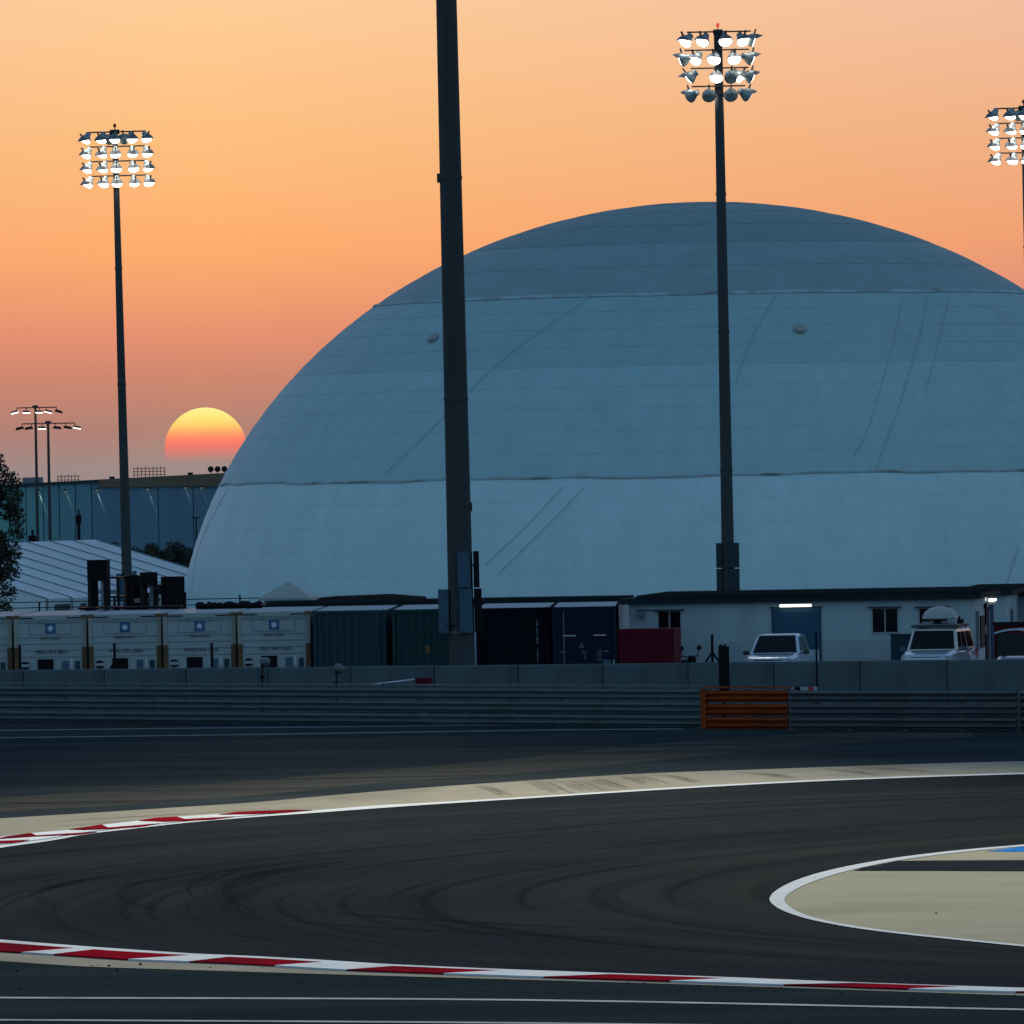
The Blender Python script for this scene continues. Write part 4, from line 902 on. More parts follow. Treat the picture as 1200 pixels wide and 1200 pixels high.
for i, j in ((.30, .92), (1.35, 1.6)):
    MB().add([TP(i, -.004, 1.3), TP(j, -.004, 1.3), TP(j, -.004, 2.16), TP(i, -.004, 2.16)], [(0, 1, 2, 3)]).build('window', m_glass, tent)
# pipe fence before the tent
pf = thing('pipe_fence', 'thin black pipe fence in front of the white tent', 'fence', B(-40, 345, 0), 0)
for z_ in (2.62, 2.84): MB().tube((0, 0, z_), (13, 0, z_), .02, n=5).build('rail', m_char, pf)
for k in range(6): MB().tube((k * 2.6 + .3, 0, 0), (k * 2.6 + .3, 0, 2.98 if k % 2 == 0 else 2.86), .035, n=6).build('post', m_char, pf)

# ================================================================== HANGAR
HD = 900
ha = B(-60, HD); hb = B(330, HD); hv = hb - ha
hg = thing('hangar', 'long blue panelled hangar on the skyline with brown roof edge', 'hangar', ha, math.atan2(hv.y, hv.x))
def hx(px): return (px + 60) / 390 * hv.length
def hz(px, py): return P(px, py, HD).z
z_l, z_r = hz(25, 567.3), hz(262, 555)
def top_z(px): return z_l + (z_r - z_l) * (px - 25) / 237
def fas_z(px): return hz(120, 571) + (hz(262, 569.5) - hz(120, 571)) * (px - 120) / 142
cols = [(.15, .38, .37), (.14, .35, .36), (.125, .29, .33), (.115, .255, .32), (.105, .215, .29), (.10, .20, .275)]  # turquoise light at the left end is tinted into the panel colours
cuts = [-60, -22, 14, 34, 54, 73, 92, 111, 150, 189, 230, 268, 306, 330]
for i in range(len(cuts) - 1):
    a, b = cuts[i], cuts[i + 1]; mid = (a + b) / 2
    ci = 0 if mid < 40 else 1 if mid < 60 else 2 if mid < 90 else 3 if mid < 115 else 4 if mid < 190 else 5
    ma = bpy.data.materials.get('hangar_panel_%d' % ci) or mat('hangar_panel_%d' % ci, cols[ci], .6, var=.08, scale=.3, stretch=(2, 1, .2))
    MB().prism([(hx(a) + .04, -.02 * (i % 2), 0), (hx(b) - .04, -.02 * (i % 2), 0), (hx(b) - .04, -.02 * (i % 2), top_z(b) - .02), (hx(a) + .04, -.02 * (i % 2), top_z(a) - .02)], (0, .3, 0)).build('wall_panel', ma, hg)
MB().prism([(0, .32, 0), (hv.length, .32, 0), (hv.length, .32, top_z(330)), (0, .32, top_z(-60))], (0, 60, 0)).build('roof_block', m_cblue, hg)
m_brown = mat('roof_edge_brown', (.17, .115, .075), .8, var=.15, scale=.4)
MB().prism([(hx(120), -.35, fas_z(120)), (hx(330), -.35, fas_z(330)), (hx(330), -.35, top_z(330) + .05), (hx(120), -.35, top_z(120) + .05)], (0, 1.2, 0)).build('roof_edge', m_brown, hg)
MB().prism([(hx(-60), -.3, top_z(-60) - .25), (hx(119.5), -.3, top_z(119.5) - .25), (hx(119.5), -.3, top_z(119.5) + .04), (hx(-60), -.3, top_z(-60) + .04)], (0, 1.1, 0)).build('roof_edge', m_cblue, hg)
MB().box(hx(30), hx(53), .5, 3, top_z(40) - .1, top_z(40) + .62).build('plant_box', m_grey, hg)
for px in (135, 227): MB().box(hx(px - 3), hx(px + 3), .3, 1, top_z(px) - .02, top_z(px) + .28).build('roof_vent', m_char, hg)
for px, py, pw, cl in ((49, 575, 260, (1, .85, .6)), (81, 575, 90, (1, .9, .5)), (117, 573.5, 300, (1, .86, .74)), (177, 572.5, 150, (1, .86, .76)), (221, 571, 80, (1, .86, .76)), (240, 571, 45, (1, .8, .76))):
    xx, zz = hx(px), hz(px, py)
    wl = MB().box(xx - .13, xx + .13, -.42, -.06, zz - .06, zz + .10).build('wall_light', m_char, hg)
    MB().box(xx - .10, xx + .10, -.40, -.10, zz - .075, zz - .062).build('lens', m_lens_w, wl)
    sp = bpy.data.lights.new('wall_spot', 'SPOT'); sp.energy = pw * 1.5 * K; sp.spot_size = R(11); sp.spot_blend = .9; sp.color = cl; sp.shadow_soft_size = .03
    spo = bpy.data.objects.new('wall_spot', sp); COL.objects.link(spo); spo.parent = wl; spo.location = (xx, -.09, zz - .1)
    spo.rotation_euler = Vector((-.36, -.075, 1)).to_track_quat('Z', 'Y').to_euler()
def scaffold(label, px0, px1, py0, py1, d, nx, nz):
    a, b = P(px0, py1, d), P(px1, py1, d); zt = P(px0, py0, d).z; t = thing('scaffold', label, 'scaffold', (a.x, d, a.z - .15), 0, 'scaffold frames on the hangar roof'); w_ = b.x - a.x; h_ = zt - a.z + .15; mb = MB()
    for k in range(nx + 1):
        e_ = h_ * (1 + (.12 if k % 2 else -.03)); MB().box(k * w_ / nx - .035, k * w_ / nx + .035, -.035, .035, 0, e_).build('upright', m_char, t)
    for k in range(nz): MB().box(-.1, w_ + .1, -.09, -.04, h_ * (k + .7) / nz - .03, h_ * (k + .7) / nz + .03).build('ledger', m_char, t)
scaffold('scaffold lattice on the hangar roof just left of the sun', 157, 193, 548, 557.5, 902, 8, 3)
scaffold('fainter scaffold lattice on the hangar roof between the lamp posts', 68, 92, 557, 564, 903, 6, 2)
for i, px in enumerate((247, 255, 263)):
    py = 550.5 - i * .1; p = P(px, py - .6, 901); t = thing('satellite_dish', ['leftmost round dish on the hangar roof under the sun', 'middle round dish on the hangar roof under the sun', 'round dish on the hangar roof touching the dome edge'][i], 'satellite dish', (p.x, p.y, p.z), 0, 'dishes on the hangar roof')
    MB().lathe([(.31, 0), (.30, .05), (.2, .12), (.06, .16)], 16, Matrix.Rotation(R(-90), 4, 'X')).build('dish', m_char, t, smooth=40)
    MB().tube((0, .1, -.55), (0, .1, 0), .04, n=6).build('stand', m_char, t); MB().tube((0, 0, 0), (0, -.3, .06), .015, n=5).build('feed_arm', m_char, t)

# slim masts behind the tent
def slim(label, px, d, pytop, w0, guy):
    p = P(px, pytop, d); t = thing('camera_mast', label, 'mast', (p.x, d, 0), 0, 'short black masts behind the tent')
    MB().tube((0, 0, 0), (0, 0, p.z - .5), w0, w0 * .8, 8).build('pole', m_black, t); MB().box(-w0 * 1.7, w0 * 1.4, -.12, .12, p.z - .75, p.z - .3).build('camera_box', m_black, t); MB().tube((0, 0, p.z - .3), (0, 0, p.z), w0 * .5, n=6).build('antenna', m_black, t)
    if guy: MB().tube((-w0, 0, p.z - .6), (-.9, 0, 0), .015, n=4).build('guy_wire', m_black, t)
slim('taller short black mast with guy wire behind the tent ridge', 92, 470, 597, .10, True)
slim('shorter black mast behind the tent, nearest to the tree', 38, 470, 621, .13, False)
tl3 = thing('lamp_post', 'small distant T shaped lamp post beside the dome edge', 'lamp post', B(233, 640))
zt3 = P(233, 606, 640).z; MB().tube((0, 0, 0), (0, 0, zt3), .06, .05, 6).build('pole', m_char, tl3); MB().box(-.3, .3, -.05, .05, zt3 - .08, zt3).build('crossarm', m_char, tl3)

# ================================================================== TREES
def crown(n, fn, size, rs):
    g = np.random.default_rng(rs); pts = fn(g, n); k = len(pts)
    nrm = g.normal(size=(k, 3)); nrm /= np.linalg.norm(nrm, axis=1)[:, None]; a = np.cross(nrm, g.normal(size=(k, 3))); a /= np.linalg.norm(a, axis=1)[:, None]; b = np.cross(nrm, a)
    sz = size * g.uniform(.6, 1.4, k)[:, None]
    v = np.stack([pts - a * sz, pts + b * sz * .5, pts + a * sz, pts - b * sz * .5], 1).reshape(-1, 3)
    f = np.arange(4 * k).reshape(-1, 4)
    mb = MB(); mb.v = [tuple(q) for q in v.tolist()]; mb.f = [tuple(q) for q in f.tolist()]; return mb
def limbs(h, spread_, r, n, rs):
    g = random.Random(rs); mb = MB()
    for k in range(n):
        w = g.uniform(0, 6.28); z0 = h * g.uniform(.3, .8); e_ = Vector((math.cos(w) * spread_ * g.uniform(.5, 1), math.sin(w) * spread_ * g.uniform(.5, 1), z0 + h * g.uniform(.1, .25)))
        mid = Vector((e_.x * .4, e_.y * .4, z0 + (e_.z - z0) * .55)); mb.tube((0, 0, z0), mid, r * .5, r * .3, 6); mb.tube(mid, e_, r * .3, r * .1, 5)
    return mb
lt = thing('tree', 'dark leafy tree cut by the left edge of the frame', 'tree', B(-22, 330, 0))
def left_crown(g, n):
    # clumps in a tall narrow crown
    c = []
    while len(c) < 95:
        z_ = g.uniform(2.0, 7.7); rad = 1.25 if z_ > 3.6 else .92; rad *= (1 - max(0, z_ - 6.6) / 2.2)
        w = g.uniform(0, 6.28); q = rad * g.uniform(.15, 1) ** .5; c.append((q * math.cos(w), q * math.sin(w), z_))
    c += [(.55, -.2, 8.0), (.95, 0, 7.75), (1.3, -.1, 7.5), (-.2, 0, 8.1), (.7, .1, 8.25), (1.35, 0, 7.0), (1.3, 0, 6.6), (1.42, .1, 6.2), (1.42, -.2, 5.6), (1.3, 0, 4.9), (1.2, 0, 4.2), (1.05, 0, 3.4), (.9, 0, 2.7)]
    c = np.array(c); idx = g.integers(0, len(c), n); r_ = g.normal(size=(n, 3)); r_ /= np.linalg.norm(r_, axis=1)[:, None]
    return c[idx] + r_ * (g.uniform(0, 1, n) ** .45)[:, None] * np.array([.36, .36, .42])
crown(21000, left_crown, .072, 3).build('crown', m_leaf, lt)
tr = MB(); tr.tube((0, 0, 0), (.05, 0, 2.5), .14, .11, 10); tr.tube((.05, 0, 2.5), (0, .1, 7.2), .11, .03, 8); tr.build('trunk', m_bark, lt)
limbs(7.5, 1.0, .1, 12, 5).build('limbs', m_bark, lt)
far_lab = ['low dark bushy tree behind the tent roof, leftmost of the far clump', 'second low dark tree of the far clump, right of the floodlight mast', 'third low dark tree of the far clump', 'fourth and tallest tree of the far clump', 'low dark tree of the far clump touching the dome edge']
for i, (px, py, wpx) in enumerate(((137, 634, 12), (166, 641, 22), (184, 634, 20), (203, 633, 20), (222, 637, 18))):
    p = P(px, py, 600 + 4 * i); h_ = p.z; rw = wpx * 600 / FPX / 2 * 1.3
    t = thing('tree', far_lab[i], 'tree', (p.x, 600 + 4 * i, 0), 0, 'low trees beyond the tent')
    def fc(g, n, h_=h_, rw=rw):
        c = np.stack([g.normal(0, rw * .55, 34), g.normal(0, rw * .5, 34), g.uniform(.25, .88, 34) * h_], 1); idx = g.integers(0, 34, n); r_ = g.normal(size=(n, 3)); r_ /= np.linalg.norm(r_, axis=1)[:, None]
        return c[idx] + r_ * (g.uniform(0, 1, n) ** .4)[:, None] * .45
    crown(2600, fc, .11, 20 + i).build('crown', m_leaf_far, t); MB().tube((0, 0, 0), (0, 0, h_ * .8), .12, .05, 6).build('trunk', m_bark, t)

# ================================================================== VEHICLES
def cring(y, zb, zt, wb, wt, c=.09):
    return [Vector(p) for p in ((-wb + c, y, zb), (wb - c, y, zb), (wb, y, zb + c), (wb, y, (zb + zt) * .5), (wt, y, zt - c), (wt - c * 1.3, y, zt), (-wt + c * 1.3, y, zt), (-wt, y, zt - c), (-wb, y, (zb + zt) * .5), (-wb, y, zb + c))]
def greenhouse(y0b, y1b, y0t, y1t, zb, zt, wb, wt):
    def hr(z, a, b, w, c): return [Vector(p) for p in ((-w + c, a, z), (w - c, a, z), (w, a + c, z), (w, b - c, z), (w - c, b, z), (-w + c, b, z), (-w, b - c, z), (-w, a + c, z))]
    k = .88; z1 = zb + (zt - zb) * k
    i = lambda a, b: a + (b - a) * k
    return MB().rings([hr(zb, y0b, y1b, wb, .10), hr(z1, i(y0b, y0t), i(y1b, y1t), i(wb, wt), .10), hr(zb + (zt - zb) * .97, y0t + .02, y1t - .02, wt - .03, .12), hr(zt, y0t + .16, y1t - .16, wt - .16, .14)])
def quad_in(c, mx, mz0, mz1, off, mx2=None):   # c: bl, br, tr, tl ; inset quad pushed out along its normal
    bl, br, tr_, tl_ = [Vector(p) for p in c]; mx2 = mx if mx2 is None else mx2
    f = lambda u, v: (bl * (1 - u) + br * u) * (1 - v) + (tl_ * (1 - u) + tr_ * u) * v
    n = (br - bl).cross(tl_ - bl).normalized(); return [f(mx, mz0) + n * off, f(1 - mx2, mz0) + n * off, f(1 - mx2, mz1) + n * off, f(mx, mz1) + n * off]
def pane(name, c, mx, mz0, mz1, ma, par, mx2=None, off=.012):
    q = quad_in(c, mx, mz0, mz1, off, mx2); n = (q[1] - q[0]).cross(q[3] - q[0]).normalized(); return fix_normals(MB().prism(q, n * -.02).build(name, ma, par))
def wheels(t, xs, ys, r=.37, w=.24):
    first = None
    for y_ in ys:
        for s in (-1, 1):
            Mx = Matrix.Rotation(R(90), 4, 'Y')
            if first is None:
                first = MB().lathe([(r * .6, -w / 2), (r * .96, -w / 2), (r, -w * .3), (r, w * .3), (r * .96, w / 2), (r * .6, w / 2)], 20, Mx).build('wheel', m_rubber, t, smooth=40); rim = MB().lathe([(r * .3, -w * .53), (r * .58, -w * .52), (r * .58, w * .52), (r * .3, w * .53)], 16, Mx).build('rim', m_chrome, first); q = first
            else: q = share('wheel', first, t); share('rim', rim, q)
            q.location = (s * xs, y_, r)
def vehicle(name, label, cat, loc, rz, p):
    t = thing(name, label, cat, loc, rz); pm = p['paint']; gm = p.get('gpaint', pm)
    MB().rings([cring(*s) for s in p['body']]).build('body', pm, t, smooth=35)
    y0b, y1b, y0t, y1t, zb, zt, wb, wt = g = p['green']
    gh = greenhouse(*g).build('cabin', gm, t, smooth=35)
    fr = [(-wb, y0b, zb), (wb, y0b, zb), (wt, y0t, zt), (-wt, y0t, zt)]
    pane('windscreen', fr, .06, .06, .90, m_glass, t)
    bk = [(wb, y1b, zb), (-wb, y1b, zb), (-wt, y1t, zt), (wt, y1t, zt)]; pane('rear_window', bk, .08, .1, .85, m_glass, t)
    for s in (-1, 1):
        sd = [(s * wb, y0b, zb), (s * wb, y1b, zb), (s * wt, y1t, zt), (s * wt, y0t, zt)] if s > 0 else [(s * wb, y1b, zb), (s * wb, y0b, zb), (s * wt, y0t, zt), (s * wt, y1t, zt)]
        for a, b in p['side']:
            if s > 0: pane('side_window', sd, a, .12, .84, m_glass, t, 1 - b)
            else: pane('side_window', sd, 1 - b, .12, .84, m_glass, t, a)
        mz = p['mirror']
        mo = MB().rings([cring(mz[1] - .07, mz[2] - .06, mz[2] + .09, .11, .10, .04), cring(mz[1] + .05, mz[2] - .05, mz[2] + .08, .10, .09, .04)]).build('mirror', p.get('mirror_mat', m_plastic), t, smooth=40); mo.location = (s * mz[0], 0, 0)
        MB().box(-.24 if s > 0 else .06, -.06 if s > 0 else .24, mz[1] - .02, mz[1] + .02, mz[2] - .03, mz[2] + .01).build('mirror_arm', m_plastic, mo)
        hl_ = p['lamp']; MB().box(s * hl_[0] - .16, s * hl_[0] + .16, hl_[1] - .05, hl_[1] + .06, hl_[2], hl_[2] + .17).build('headlight', m_frame, t)
        tl_ = p['tail']; MB().box(s * tl_[0] - .06, s * tl_[0] + .06, tl_[1] - .05, tl_[1] + .03, tl_[2], tl_[2] + .35).build('tail_light', m_ltred, t)
    gy = p['lamp'][1] - .04; MB().box(-.5, .5, gy - .03, gy + .05, p['lamp'][2] - .05, p['lamp'][2] + .15).build('grille', m_plastic, t)
    MB().box(-.88, .88, gy - .12, gy + .1, .38, .58).build('bumper', m_plastic, t)
    MB().box(-.26, .26, gy - .14, gy - .121, .42, .53).build('number_plate', m_star, t)
    wheels(t, p['wx'], p['wy'], p.get('wr', .38))
    return t
pk = vehicle('pickup_truck', 'white double cab pickup parked facing the track before the blue door', 'pickup truck', B(917, 298, YZ) + Vector((0, 2.6, 0)), R(-11),
    dict(paint=m_paint, body=[(-2.62, .50, .86, .70, .62, .10), (-2.5, .42, 1.02, .86, .78), (-2.1, .38, 1.10, .92, .86), (-1.05, .36, 1.17, .93, .88), (-.2, .36, 1.16, .93, .90), (1.22, .36, 1.16, .93, .90)],
         green=(-1.12, 1.2, -.42, 1.02, 1.14, 1.80, .86, .68), side=[(.08, .45), (.50, .88)], mirror=(1.03, -.72, 1.16), lamp=(.66, -2.5, .82), tail=(.84, 2.58, .75), wx=.78, wy=(-1.65, 1.55), mirror_mat=m_plastic))
for s in (-1, 1): MB().box(s * .93 - (.09 if s > 0 else 0), s * .93 + (.09 if s < 0 else 0), 1.23, 2.62, .40, 1.20).build('bed_side', m_paint, pk)
MB().box(-.84, .84, 1.23, 2.6, .40, .62).build('bed_floor', m_plastic, pk); MB().box(-.84, .84, 2.54, 2.62, .62, 1.19).build('tailgate', m_paint, pk)
hb_ = MB(); hb_.tube((-.72, 1.35, 1.2), (-.60, 1.35, 1.72), .035, n=6); hb_.tube((.72, 1.35, 1.2), (.60, 1.35, 1.72), .035, n=6); hb_.tube((-.6, 1.35, 1.72), (.6, 1.35, 1.72), .035, n=6); hb_.build('roll_bar', m_chrome, pk)
MB().tube((.1, -.2, 1.79), (.1, -.15, 1.87), .02, n=5).build('antenna', m_black, pk)

sv = vehicle('off_road_car', 'white off road car with roof rack and folded dish on top', 'off road car', B(1103, 297, YZ) + Vector((0, 2.3, 0)), R(-13.5),
    dict(paint=m_paint, gpaint=m_paint_sunlit, body=[(-2.35, .5, .9, .72, .66, .1), (-2.25, .42, 1.06, .88, .80), (-1.8, .4, 1.16, .94, .88), (-.98, .38, 1.20, .95, .90), (0, .38, 1.2, .95, .92), (2.2, .40, 1.18, .95, .92), (2.38, .5, 1.1, .90, .86)],
         green=(-1.02, 2.25, -.55, 2.05, 1.18, 1.90, .88, .74), side=[(.05, .24), (.28, .52), (.57, .92)], mirror=(1.05, -.68, 1.22), lamp=(.66, -2.24, .84), tail=(.88, 2.36, .8), wx=.80, wy=(-1.45, 1.40), wr=.4, mirror_mat=m_cab))
rk = MB()
for s in (-1, 1): rk.tube((s * .72, -.4, 1.98), (s * .72, 1.9, 1.98), .03, n=6)
for k in range(5): rk.tube((-.72, -.3 + k * .52, 1.98), (.72, -.3 + k * .52, 1.98), .025, n=6)
rk.box(-.80, .80, -.50, -.40, 1.94, 2.02)
for s in (-1, 1):
    for yy in (-.1, 1.6): rk.tube((s * .66, yy, 1.86), (s * .70, yy, 1.98), .025, n=5)
rko = rk.build('roof_rack', m_plastic, sv); MB().box(-.75, .75, -.35, 1.8, 2.01, 2.05).build('rack_tray', m_grey, rko)
fix_normals(MB().rings([[Vector((.60 * math.cos(w) * q, .55 + .75 * math.sin(w) * q, z_)) for w in np.linspace(0, 2 * math.pi, 28, endpoint=False)] for q, z_ in ((.86, 2.20), (1.0, 2.23), (.96, 2.34), (.82, 2.47), (.55, 2.58), (.2, 2.63))]).build('folded_dish', m_dish, sv, smooth=50))
MB().box(-.18, .18, .1, .9, 2.05, 2.2).build('dish_mount', m_char, sv); MB().box(-.5, -.1, -.1, .1, 2.08, 2.14).build('dish_motor', m_grey, sv); MB().box(.15, .55, -.1, .1, 2.08, 2.14).build('dish_motor', m_grey, sv)
ro = MB(); ro.tube((.72, .2, 2.02), (.72, .2, 2.30), .035, n=6); ro.box(.66, .86, .1, .3, 2.05, 2.2); ro.build('antenna_box', m_black, sv)
tg = fix_normals(MB().prism([(-.72, 2.1, 1.86), (.72, 2.1, 1.86), (.70, 2.95, 1.83), (-.70, 2.95, 1.83)], (0, 0, .07)).build('raised_tailgate', m_paint, sv))

bgy = thing('golf_buggy', 'small white golf buggy with curved roof at the right edge', 'buggy', B(1190, 296, YZ), R(-10))
def curved(w, y0, y1, z, rise, th):
    mb = MB(); ring = []
    for k in range(9):
        x_ = -w + 2 * w * k / 8; ring.append((x_, z + rise * (1 - (x_ / w) ** 2)))
    pts = [(a, y0, b) for a, b in ring] + [(a, y0, b - th) for a, b in reversed(ring)]; return mb.prism(pts, (0, y1 - y0, 0))
fix_normals(curved(.66, -.3, 1.6, 1.78, .13, .06).build('roof', m_paint, bgy, smooth=40))
for s in (-1, 1):
    for yy in (-.2, 1.5): MB().tube((s * .58, yy - (.25 if yy < 0 else 0), .9), (s * .58, yy, 1.80), .025, n=6).build('roof_post', m_black, bgy)
MB().rings([cring(-.95, .35, .62, .45, .40, .08), cring(-.8, .3, .85, .58, .52), cring(-.4, .3, 1.0, .62, .58), cring(-.3, .3, .98, .62, .58)]).build('front_cowl', m_paint, bgy, smooth=35)
MB().add([(-.55, -.44, 1.0), (.55, -.44, 1.0), (.55, -.22, 1.76), (-.55, -.22, 1.76)], [(0, 1, 2, 3)]).build('windscreen', m_glass, bgy)
MB().box(-.6, .6, -.3, 1.8, .28, .40).build('floor', m_plastic, bgy); MB().box(-.58, .58, .5, 1.0, .40, .78).build('seat', m_cred, bgy); MB().box(-.58, .58, .98, 1.12, .78, 1.25).build('backrest', m_cred, bgy)
MB().box(-.6, .6, 1.13, 1.9, .40, .85).build('rear_body', m_paint, bgy)
MB().tube((-.25, -.1, .95), (-.25, .15, 1.1), .02, n=5).build('steering_column', m_black, bgy)
for s in (-1, 1): MB().box(s * .4 - .09, s * .4 + .09, -.9, -.8, .62, .74).build('headlight', m_frame, bgy)
wheels(bgy, .52, (-.55, 1.4), .24, .18)
rs_ = thing('red_skip', 'dark red open skip behind the golf buggy at the right', 'skip', B(1200, 301.5, YZ), ROT)
MB().prism([(-1.0, 0, .1), (1.6, 0, .1), (1.6, 0, 2.0), (-1.0, 0, 2.0)], (0, 1.8, 0)).build('body', m_cred, rs_)
MB().box(-1.04, 1.64, -.05, .04, 1.92, 2.04).build('rim', m_char, rs_)
for k in range(5): MB().box(-.9 + k * .6 - .04, -.9 + k * .6 + .04, -.05, -.001, .12, 1.90).build('rib', m_cred, rs_)

# grey equipment cabinet between the cars
gb = thing('equipment_cabinet', 'plain grey equipment cabinet left of the off road car', 'cabinet', B(1058, 301, YZ), ROT)
MB().box(-.40, .40, 0, .6, .08, 1.66).build('housing', m_cblue, gb); MB().box(-.43, .43, -.03, .63, 1.661, 1.70).build('lid', m_cblue, gb); MB().box(-.36, .36, -.02, -.001, .15, 1.6).build('door', m_cblue, gb); MB().box(-.38, .38, .02, .58, 0, .08).build('plinth', m_concrete, gb)

# motorbike
mb_ = thing('motorbike', 'black motorbike parked behind the wall, only handlebars and mirror showing', 'motorbike', B(803, 300, YZ), R(25))
for yy in (-.65, .65):
    wl = MB(); Mx = Matrix.Translation((0, yy, .31)) @ Matrix.Rotation(R(90), 4, 'Y'); wl.lathe([(.2, -.05), (.3, -.05), (.31, 0), (.3, .05), (.2, .05), (.2, -.05)], 20, Mx); w_ = wl.build('wheel', m_rubber, mb_); MB().lathe([(.03, -.05), (.19, -.02), (.19, .02), (.03, .05)], 12, Mx).build('rim', m_grey, w_)
MB().rings([cring(-.35, .6, .95, .12, .12, .04), cring(0, .55, 1.0, .16, .14, .05), cring(.3, .6, .86, .13, .12, .04)]).build('tank', m_black, mb_, smooth=40)
MB().rings([cring(.28, .72, .86, .13, .12, .04), cring(.9, .8, .92, .11, .10, .04)]).build('seat', m_rubber, mb_); MB().box(-.15, .15, -.25, .3, .28, .58).build('engine', m_char, mb_)
for s in (-1, 1): MB().tube((s * .09, -.65, .31), (s * .09, -.42, 1.02), .025, n=6).build('fork_leg', m_grey, mb_)
hbm = MB(); hbm.tube((-.36, -.32, 1.12), (0, -.42, 1.06), .018, n=6); hbm.tube((.36, -.32, 1.12), (0, -.42, 1.06), .018, n=6); hbo = hbm.build('handlebar', m_black, mb_)
for s in (-1, 1):
    MB().tube((s * .26, -.36, 1.10), (s * .32, -.40, 1.32), .012, n=5).build('mirror_stem', m_black, hbo); MB().lathe([(.02, -.02), (.085, -.015), (.085, .015), (.02, .02)], 12, Matrix.Translation((s * .33, -.41, 1.38)) @ Matrix.Rotation(R(90), 4, 'X')).build('mirror', m_black, hbo)
MB().rings([cring(-.66, .88, 1.08, .09, .09, .04), cring(-.48, .86, 1.14, .12, .12, .04)]).build('headlight', m_black, mb_)

# forklifts behind the containers
def forklift(label, px, d, rz, mh, mw, plate, guard_z, lampside=0):
    t = thing('forklift', label, 'forklift', B(px, d, YZ), rz, 'black forklifts parked behind the containers')
    MB().rings([cring(.3, .3, 1.5, .55, .52), cring(1.9, .3, 1.6, .6, .55), cring(2.3, .4, 1.5, .58, .5)]).build('chassis', m_char, t, smooth=35)
    for s in (-1, 1):
        MB().box(s * mw / 2 - .07, s * mw / 2 + .07, -.16, .12, .1, mh).build('mast_rail', m_char, t); MB().box(s * .25 - .06, s * .25 + .06, -1.3, -.2, .08, .14).build('fork', m_char, t)
        MB().box(s * mw * .22 - .05, s * mw * .22 + .05, -.05, .1, .3, mh - .15).build('lift_cylinder', m_grey if s > 0 else m_black, t)
    for z_ in (.5, mh * .55, mh - .12): MB().box(-mw / 2, mw / 2, .121, .2, z_, z_ + .12).build('crossbar', m_char, t)
    cg = MB(); cg.box(-mw / 2 - .05, mw / 2 + .05, -.22, -.161, mh - plate, mh - .02)
    cgo = cg.build('carriage', m_black, t)
    for k in range(4): MB().box(-mw / 2 + .1 + k * (mw - .2) / 3 - .02, -mw / 2 + .1 + k * (mw - .2) / 3 + .02, -.26, -.221, mh - plate + .05, mh - .06).build('backrest_bar', m_char, cgo)
    MB().box(-.58, .58, .4, 1.75, guard_z - .06, guard_z).build('overhead_guard', m_char, t)
    for s in (-1, 1):
        for yy in (.45, 1.7): MB().box(s * .54 - .035, s * .54 + .035, yy - .035, yy + .035, 1.4, guard_z - .06).build('guard_post', m_char, t)
    MB().box(-.3, .3, 1.0, 1.5, 1.5, 1.7).build('seat', m_rubber, t); MB().box(-.3, .3, 1.5, 1.6, 1.7, 2.4).build('seat_back', m_rubber, t)
    MB().box(-.45, .45, .5, .6, guard_z - .6, guard_z - .45).build('warning_light', m_frame, t)
    if lampside: MB().lathe([(.05, -.1), (.17, -.06), (.19, .06), (.1, .12)], 12, Matrix.Translation((lampside * (mw / 2 + .2), -.1, mh - .45)) @ Matrix.Rotation(R(90), 4, 'X')).build('work_lamp', m_char, t)
    wheels(t, .5, (.55, 1.95), .38, .28)
    return t
forklift('tallest black forklift mast, at the left of the forklift row', 118, 315, R(-22), P(117, 656, 315).z - YZ, .62, .75, P(135, 676, 316).z - YZ)
forklift('black forklift whose mast stands just right of the floodlight mast foot', 157, 316, R(20), P(157, 674, 316).z - YZ, .38, 1.2, 3.3)
forklift('black forklift with square plate on its mast, third in the row', 176, 315, R(10), P(176, 670.5, 315).z - YZ, .46, .46, P(168, 686, 316).z - YZ)
forklift('rightmost black forklift with a round lamp on its left, beside the dome', 204, 315, R(14), P(204, 675.5, 315).z - YZ, .66, 1.5, 3.4, -1)

fr = thing('steel_deck', 'flat black steel deck lying along the back of the white container roofs', 'deck', B(155, 309.4, CH + YZ - .009), CROT)
MB().box(-1.8, 1.8, -.9, .9, .06, .12).build('plate', m_black, fr)
for k in (-1.5, -.5, .5, 1.5): MB().box(k - .05, k + .05, -.9, .9, 0, .06).build('bearer', m_black, fr)

# ================================================================== SMALL THINGS AT THE BARRIER
def fpost(label, px, d, ztop, braces, r=.045, group='black fence posts'):
    t = thing('fence_post', label, 'fence post', B(px, d, 0 if d < 289 else YZ), 0, group)
    MB().tube((0, 0, 0), (0, 0, ztop), r, n=8).build('post', m_black, t)
    MB().lathe([(r * 1.2, ztop), (r * .9, ztop + .03)], 8).build('post_cap', m_black, t)
    for s in braces: MB().tube((0, 0, ztop * .74), (s * .62, 0, .6 if abs(s) == 1 else .4), r * .75, n=6).build('brace', m_black, t)
fpost('plain black fence post before the second white container', 23.5, 287, P(23.5, 757, 287).z, [])
fpost('black fence post with a brace on its left before the third container', 134.5, 287, P(134, 755, 287).z, [-1])
fpost('black fence post before the fourth container display', 248.5, 287, P(248, 754.5, 287).z, [])
fpost('black fence post with braces on both sides left of the pickup', 835, 287, P(835, 744.5, 287).z, [-1, 1])
fpost('thin tall black post in front of the wall at the pickup tail', 957, 268, P(957, 741, 268).z, [], .028)
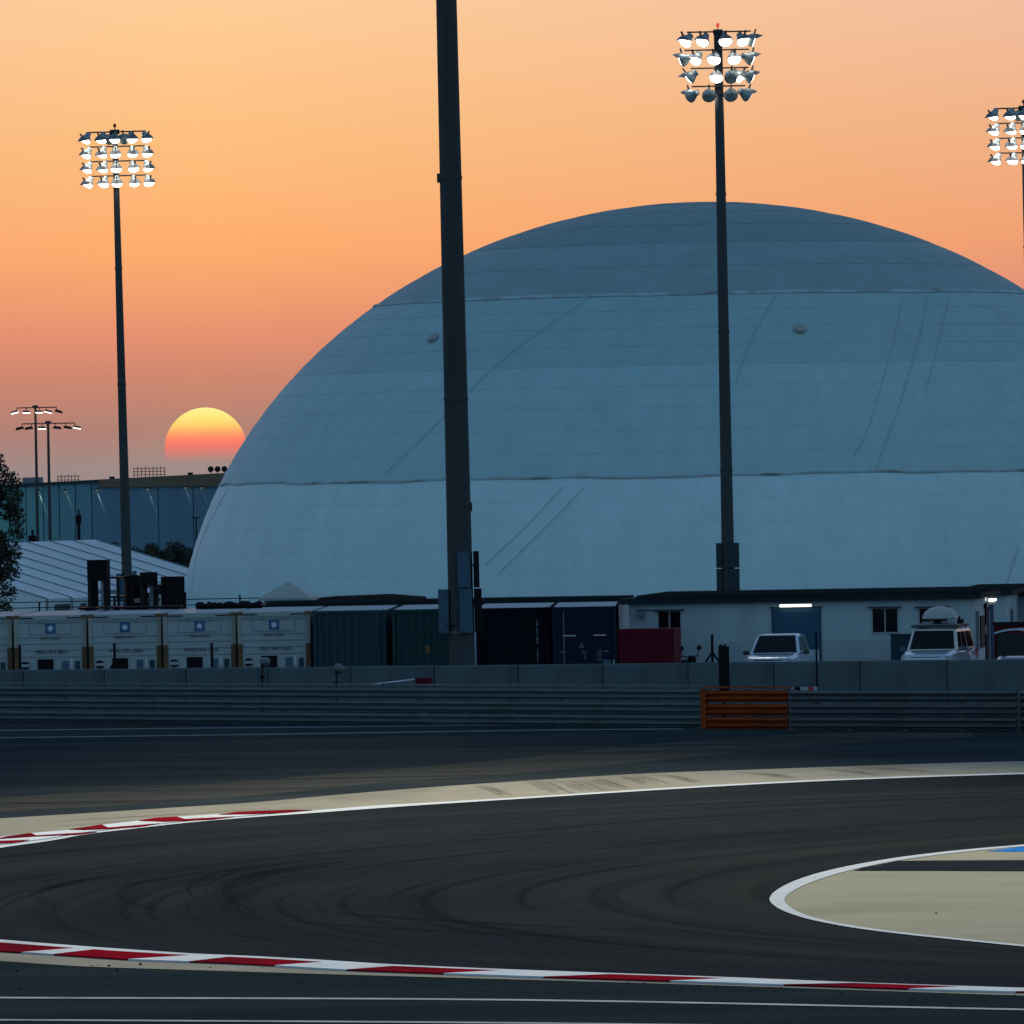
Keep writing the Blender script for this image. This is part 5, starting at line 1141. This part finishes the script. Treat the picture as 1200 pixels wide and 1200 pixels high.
def lampbox(label, px, py, d, tilt):
    p = P(px, py, d); t = thing('trackside_lamp', label, 'lamp', (p.x, d, 0), 0, 'small lamps between rail and wall')
    MB().tube((-.12, 0, 0), (-.10, 0, p.z - .1), .03, n=6).build('stalk', m_char, t)
    Mx = Matrix.Translation((0, 0, p.z)) @ Matrix.Rotation(R(tilt), 4, 'Y')
    MB().lathe([(.02, -.19), (.09, -.16), (.14, -.06), (.14, .05), (.11, .12), (.03, .15)], 14, Mx @ Matrix.Rotation(R(90), 4, 'Y')).build('lamp_head', m_dishdk, t, smooth=50)
    MB().box(-.15, -.02, -.05, .05, p.z - .16, p.z - .08).build('swivel', m_char, t); MB().box(-.18, -.03, -.04, .04, p.z - .52, p.z - .42).build('junction_box', m_char, t)
lampbox('grey rounded lamp on a stalk before the last white container', 311, 775.5, 277, 10)
lampbox('grey rounded lamp on a stalk before the blue grey container', 398, 783.5, 275, 30)
bbp = P(496, 799, 268); bb = thing('boom_barrier', 'lowered boom barrier with white arm and dark red end box', 'boom barrier', (bbp.x, 268, 0))
MB().box(-.24, .26, -.1, .1, bbp.z - .12, bbp.z + .12).build('counterweight', m_cred, bb); MB().box(-.1, .1, -.12, .12, 0, bbp.z - .121).build('post', m_steel_dk, bb)
arm = MB(); a0 = P(486, 796.2, 268) - bb.location; a1 = P(430, 803, 268) - bb.location; arm.tube(a0, a1, .025, n=6); armo = arm.build('arm', m_white, bb); MB().box((a0.x + a1.x) / 2 - .3, (a0.x + a1.x) / 2 + .12, -.04, .04, (a0.z + a1.z) / 2 - .10, (a0.z + a1.z) / 2 - .02).build('arm_bracket', m_char, armo)
pp = B(848, 253.6); pn = thing('signal_panel', 'tall narrow black panel standing behind the orange rail', 'signal panel', pp, R(4))
zt = P(848, 757.5, 253.6).z
MB().box(-.14, .0, -.06, .06, 1.0, zt + .02).build('panel', m_black, pn); MB().box(.004, .16, -.05, .07, 1.02, zt).build('panel', m_black, pn); MB().tube((0, 0, 0), (0, 0, 1.05), .05, n=8).build('post', m_black, pn)
for xx in (-.07, .04): MB().box(xx - .03, xx + .03, -.03, .03, zt, zt + .06).build('bracket', m_black, pn)
sb = B(942, 251); st = thing('striped_board', 'short low board striped white, dark and red behind the rail', 'striped board', sb)
z0, z1 = P(942, 811, 251).z, P(942, 805, 251).z
for k, ma in enumerate((m_frame, m_ltred, m_roofw, m_ltred, m_roofw)): 
    aa = [-.37, -.28, -.11, .11, .26, .37]; MB().box(aa[k], aa[k + 1] - .004, -.02, .02, z0 - .2, z1).build('stripe', ma if k != 1 else m_black, st)
for s in (-1, 1): MB().box(s * .3 - .02, s * .3 + .02, .021, .06, 0, z1 - .02).build('leg', m_char, st)
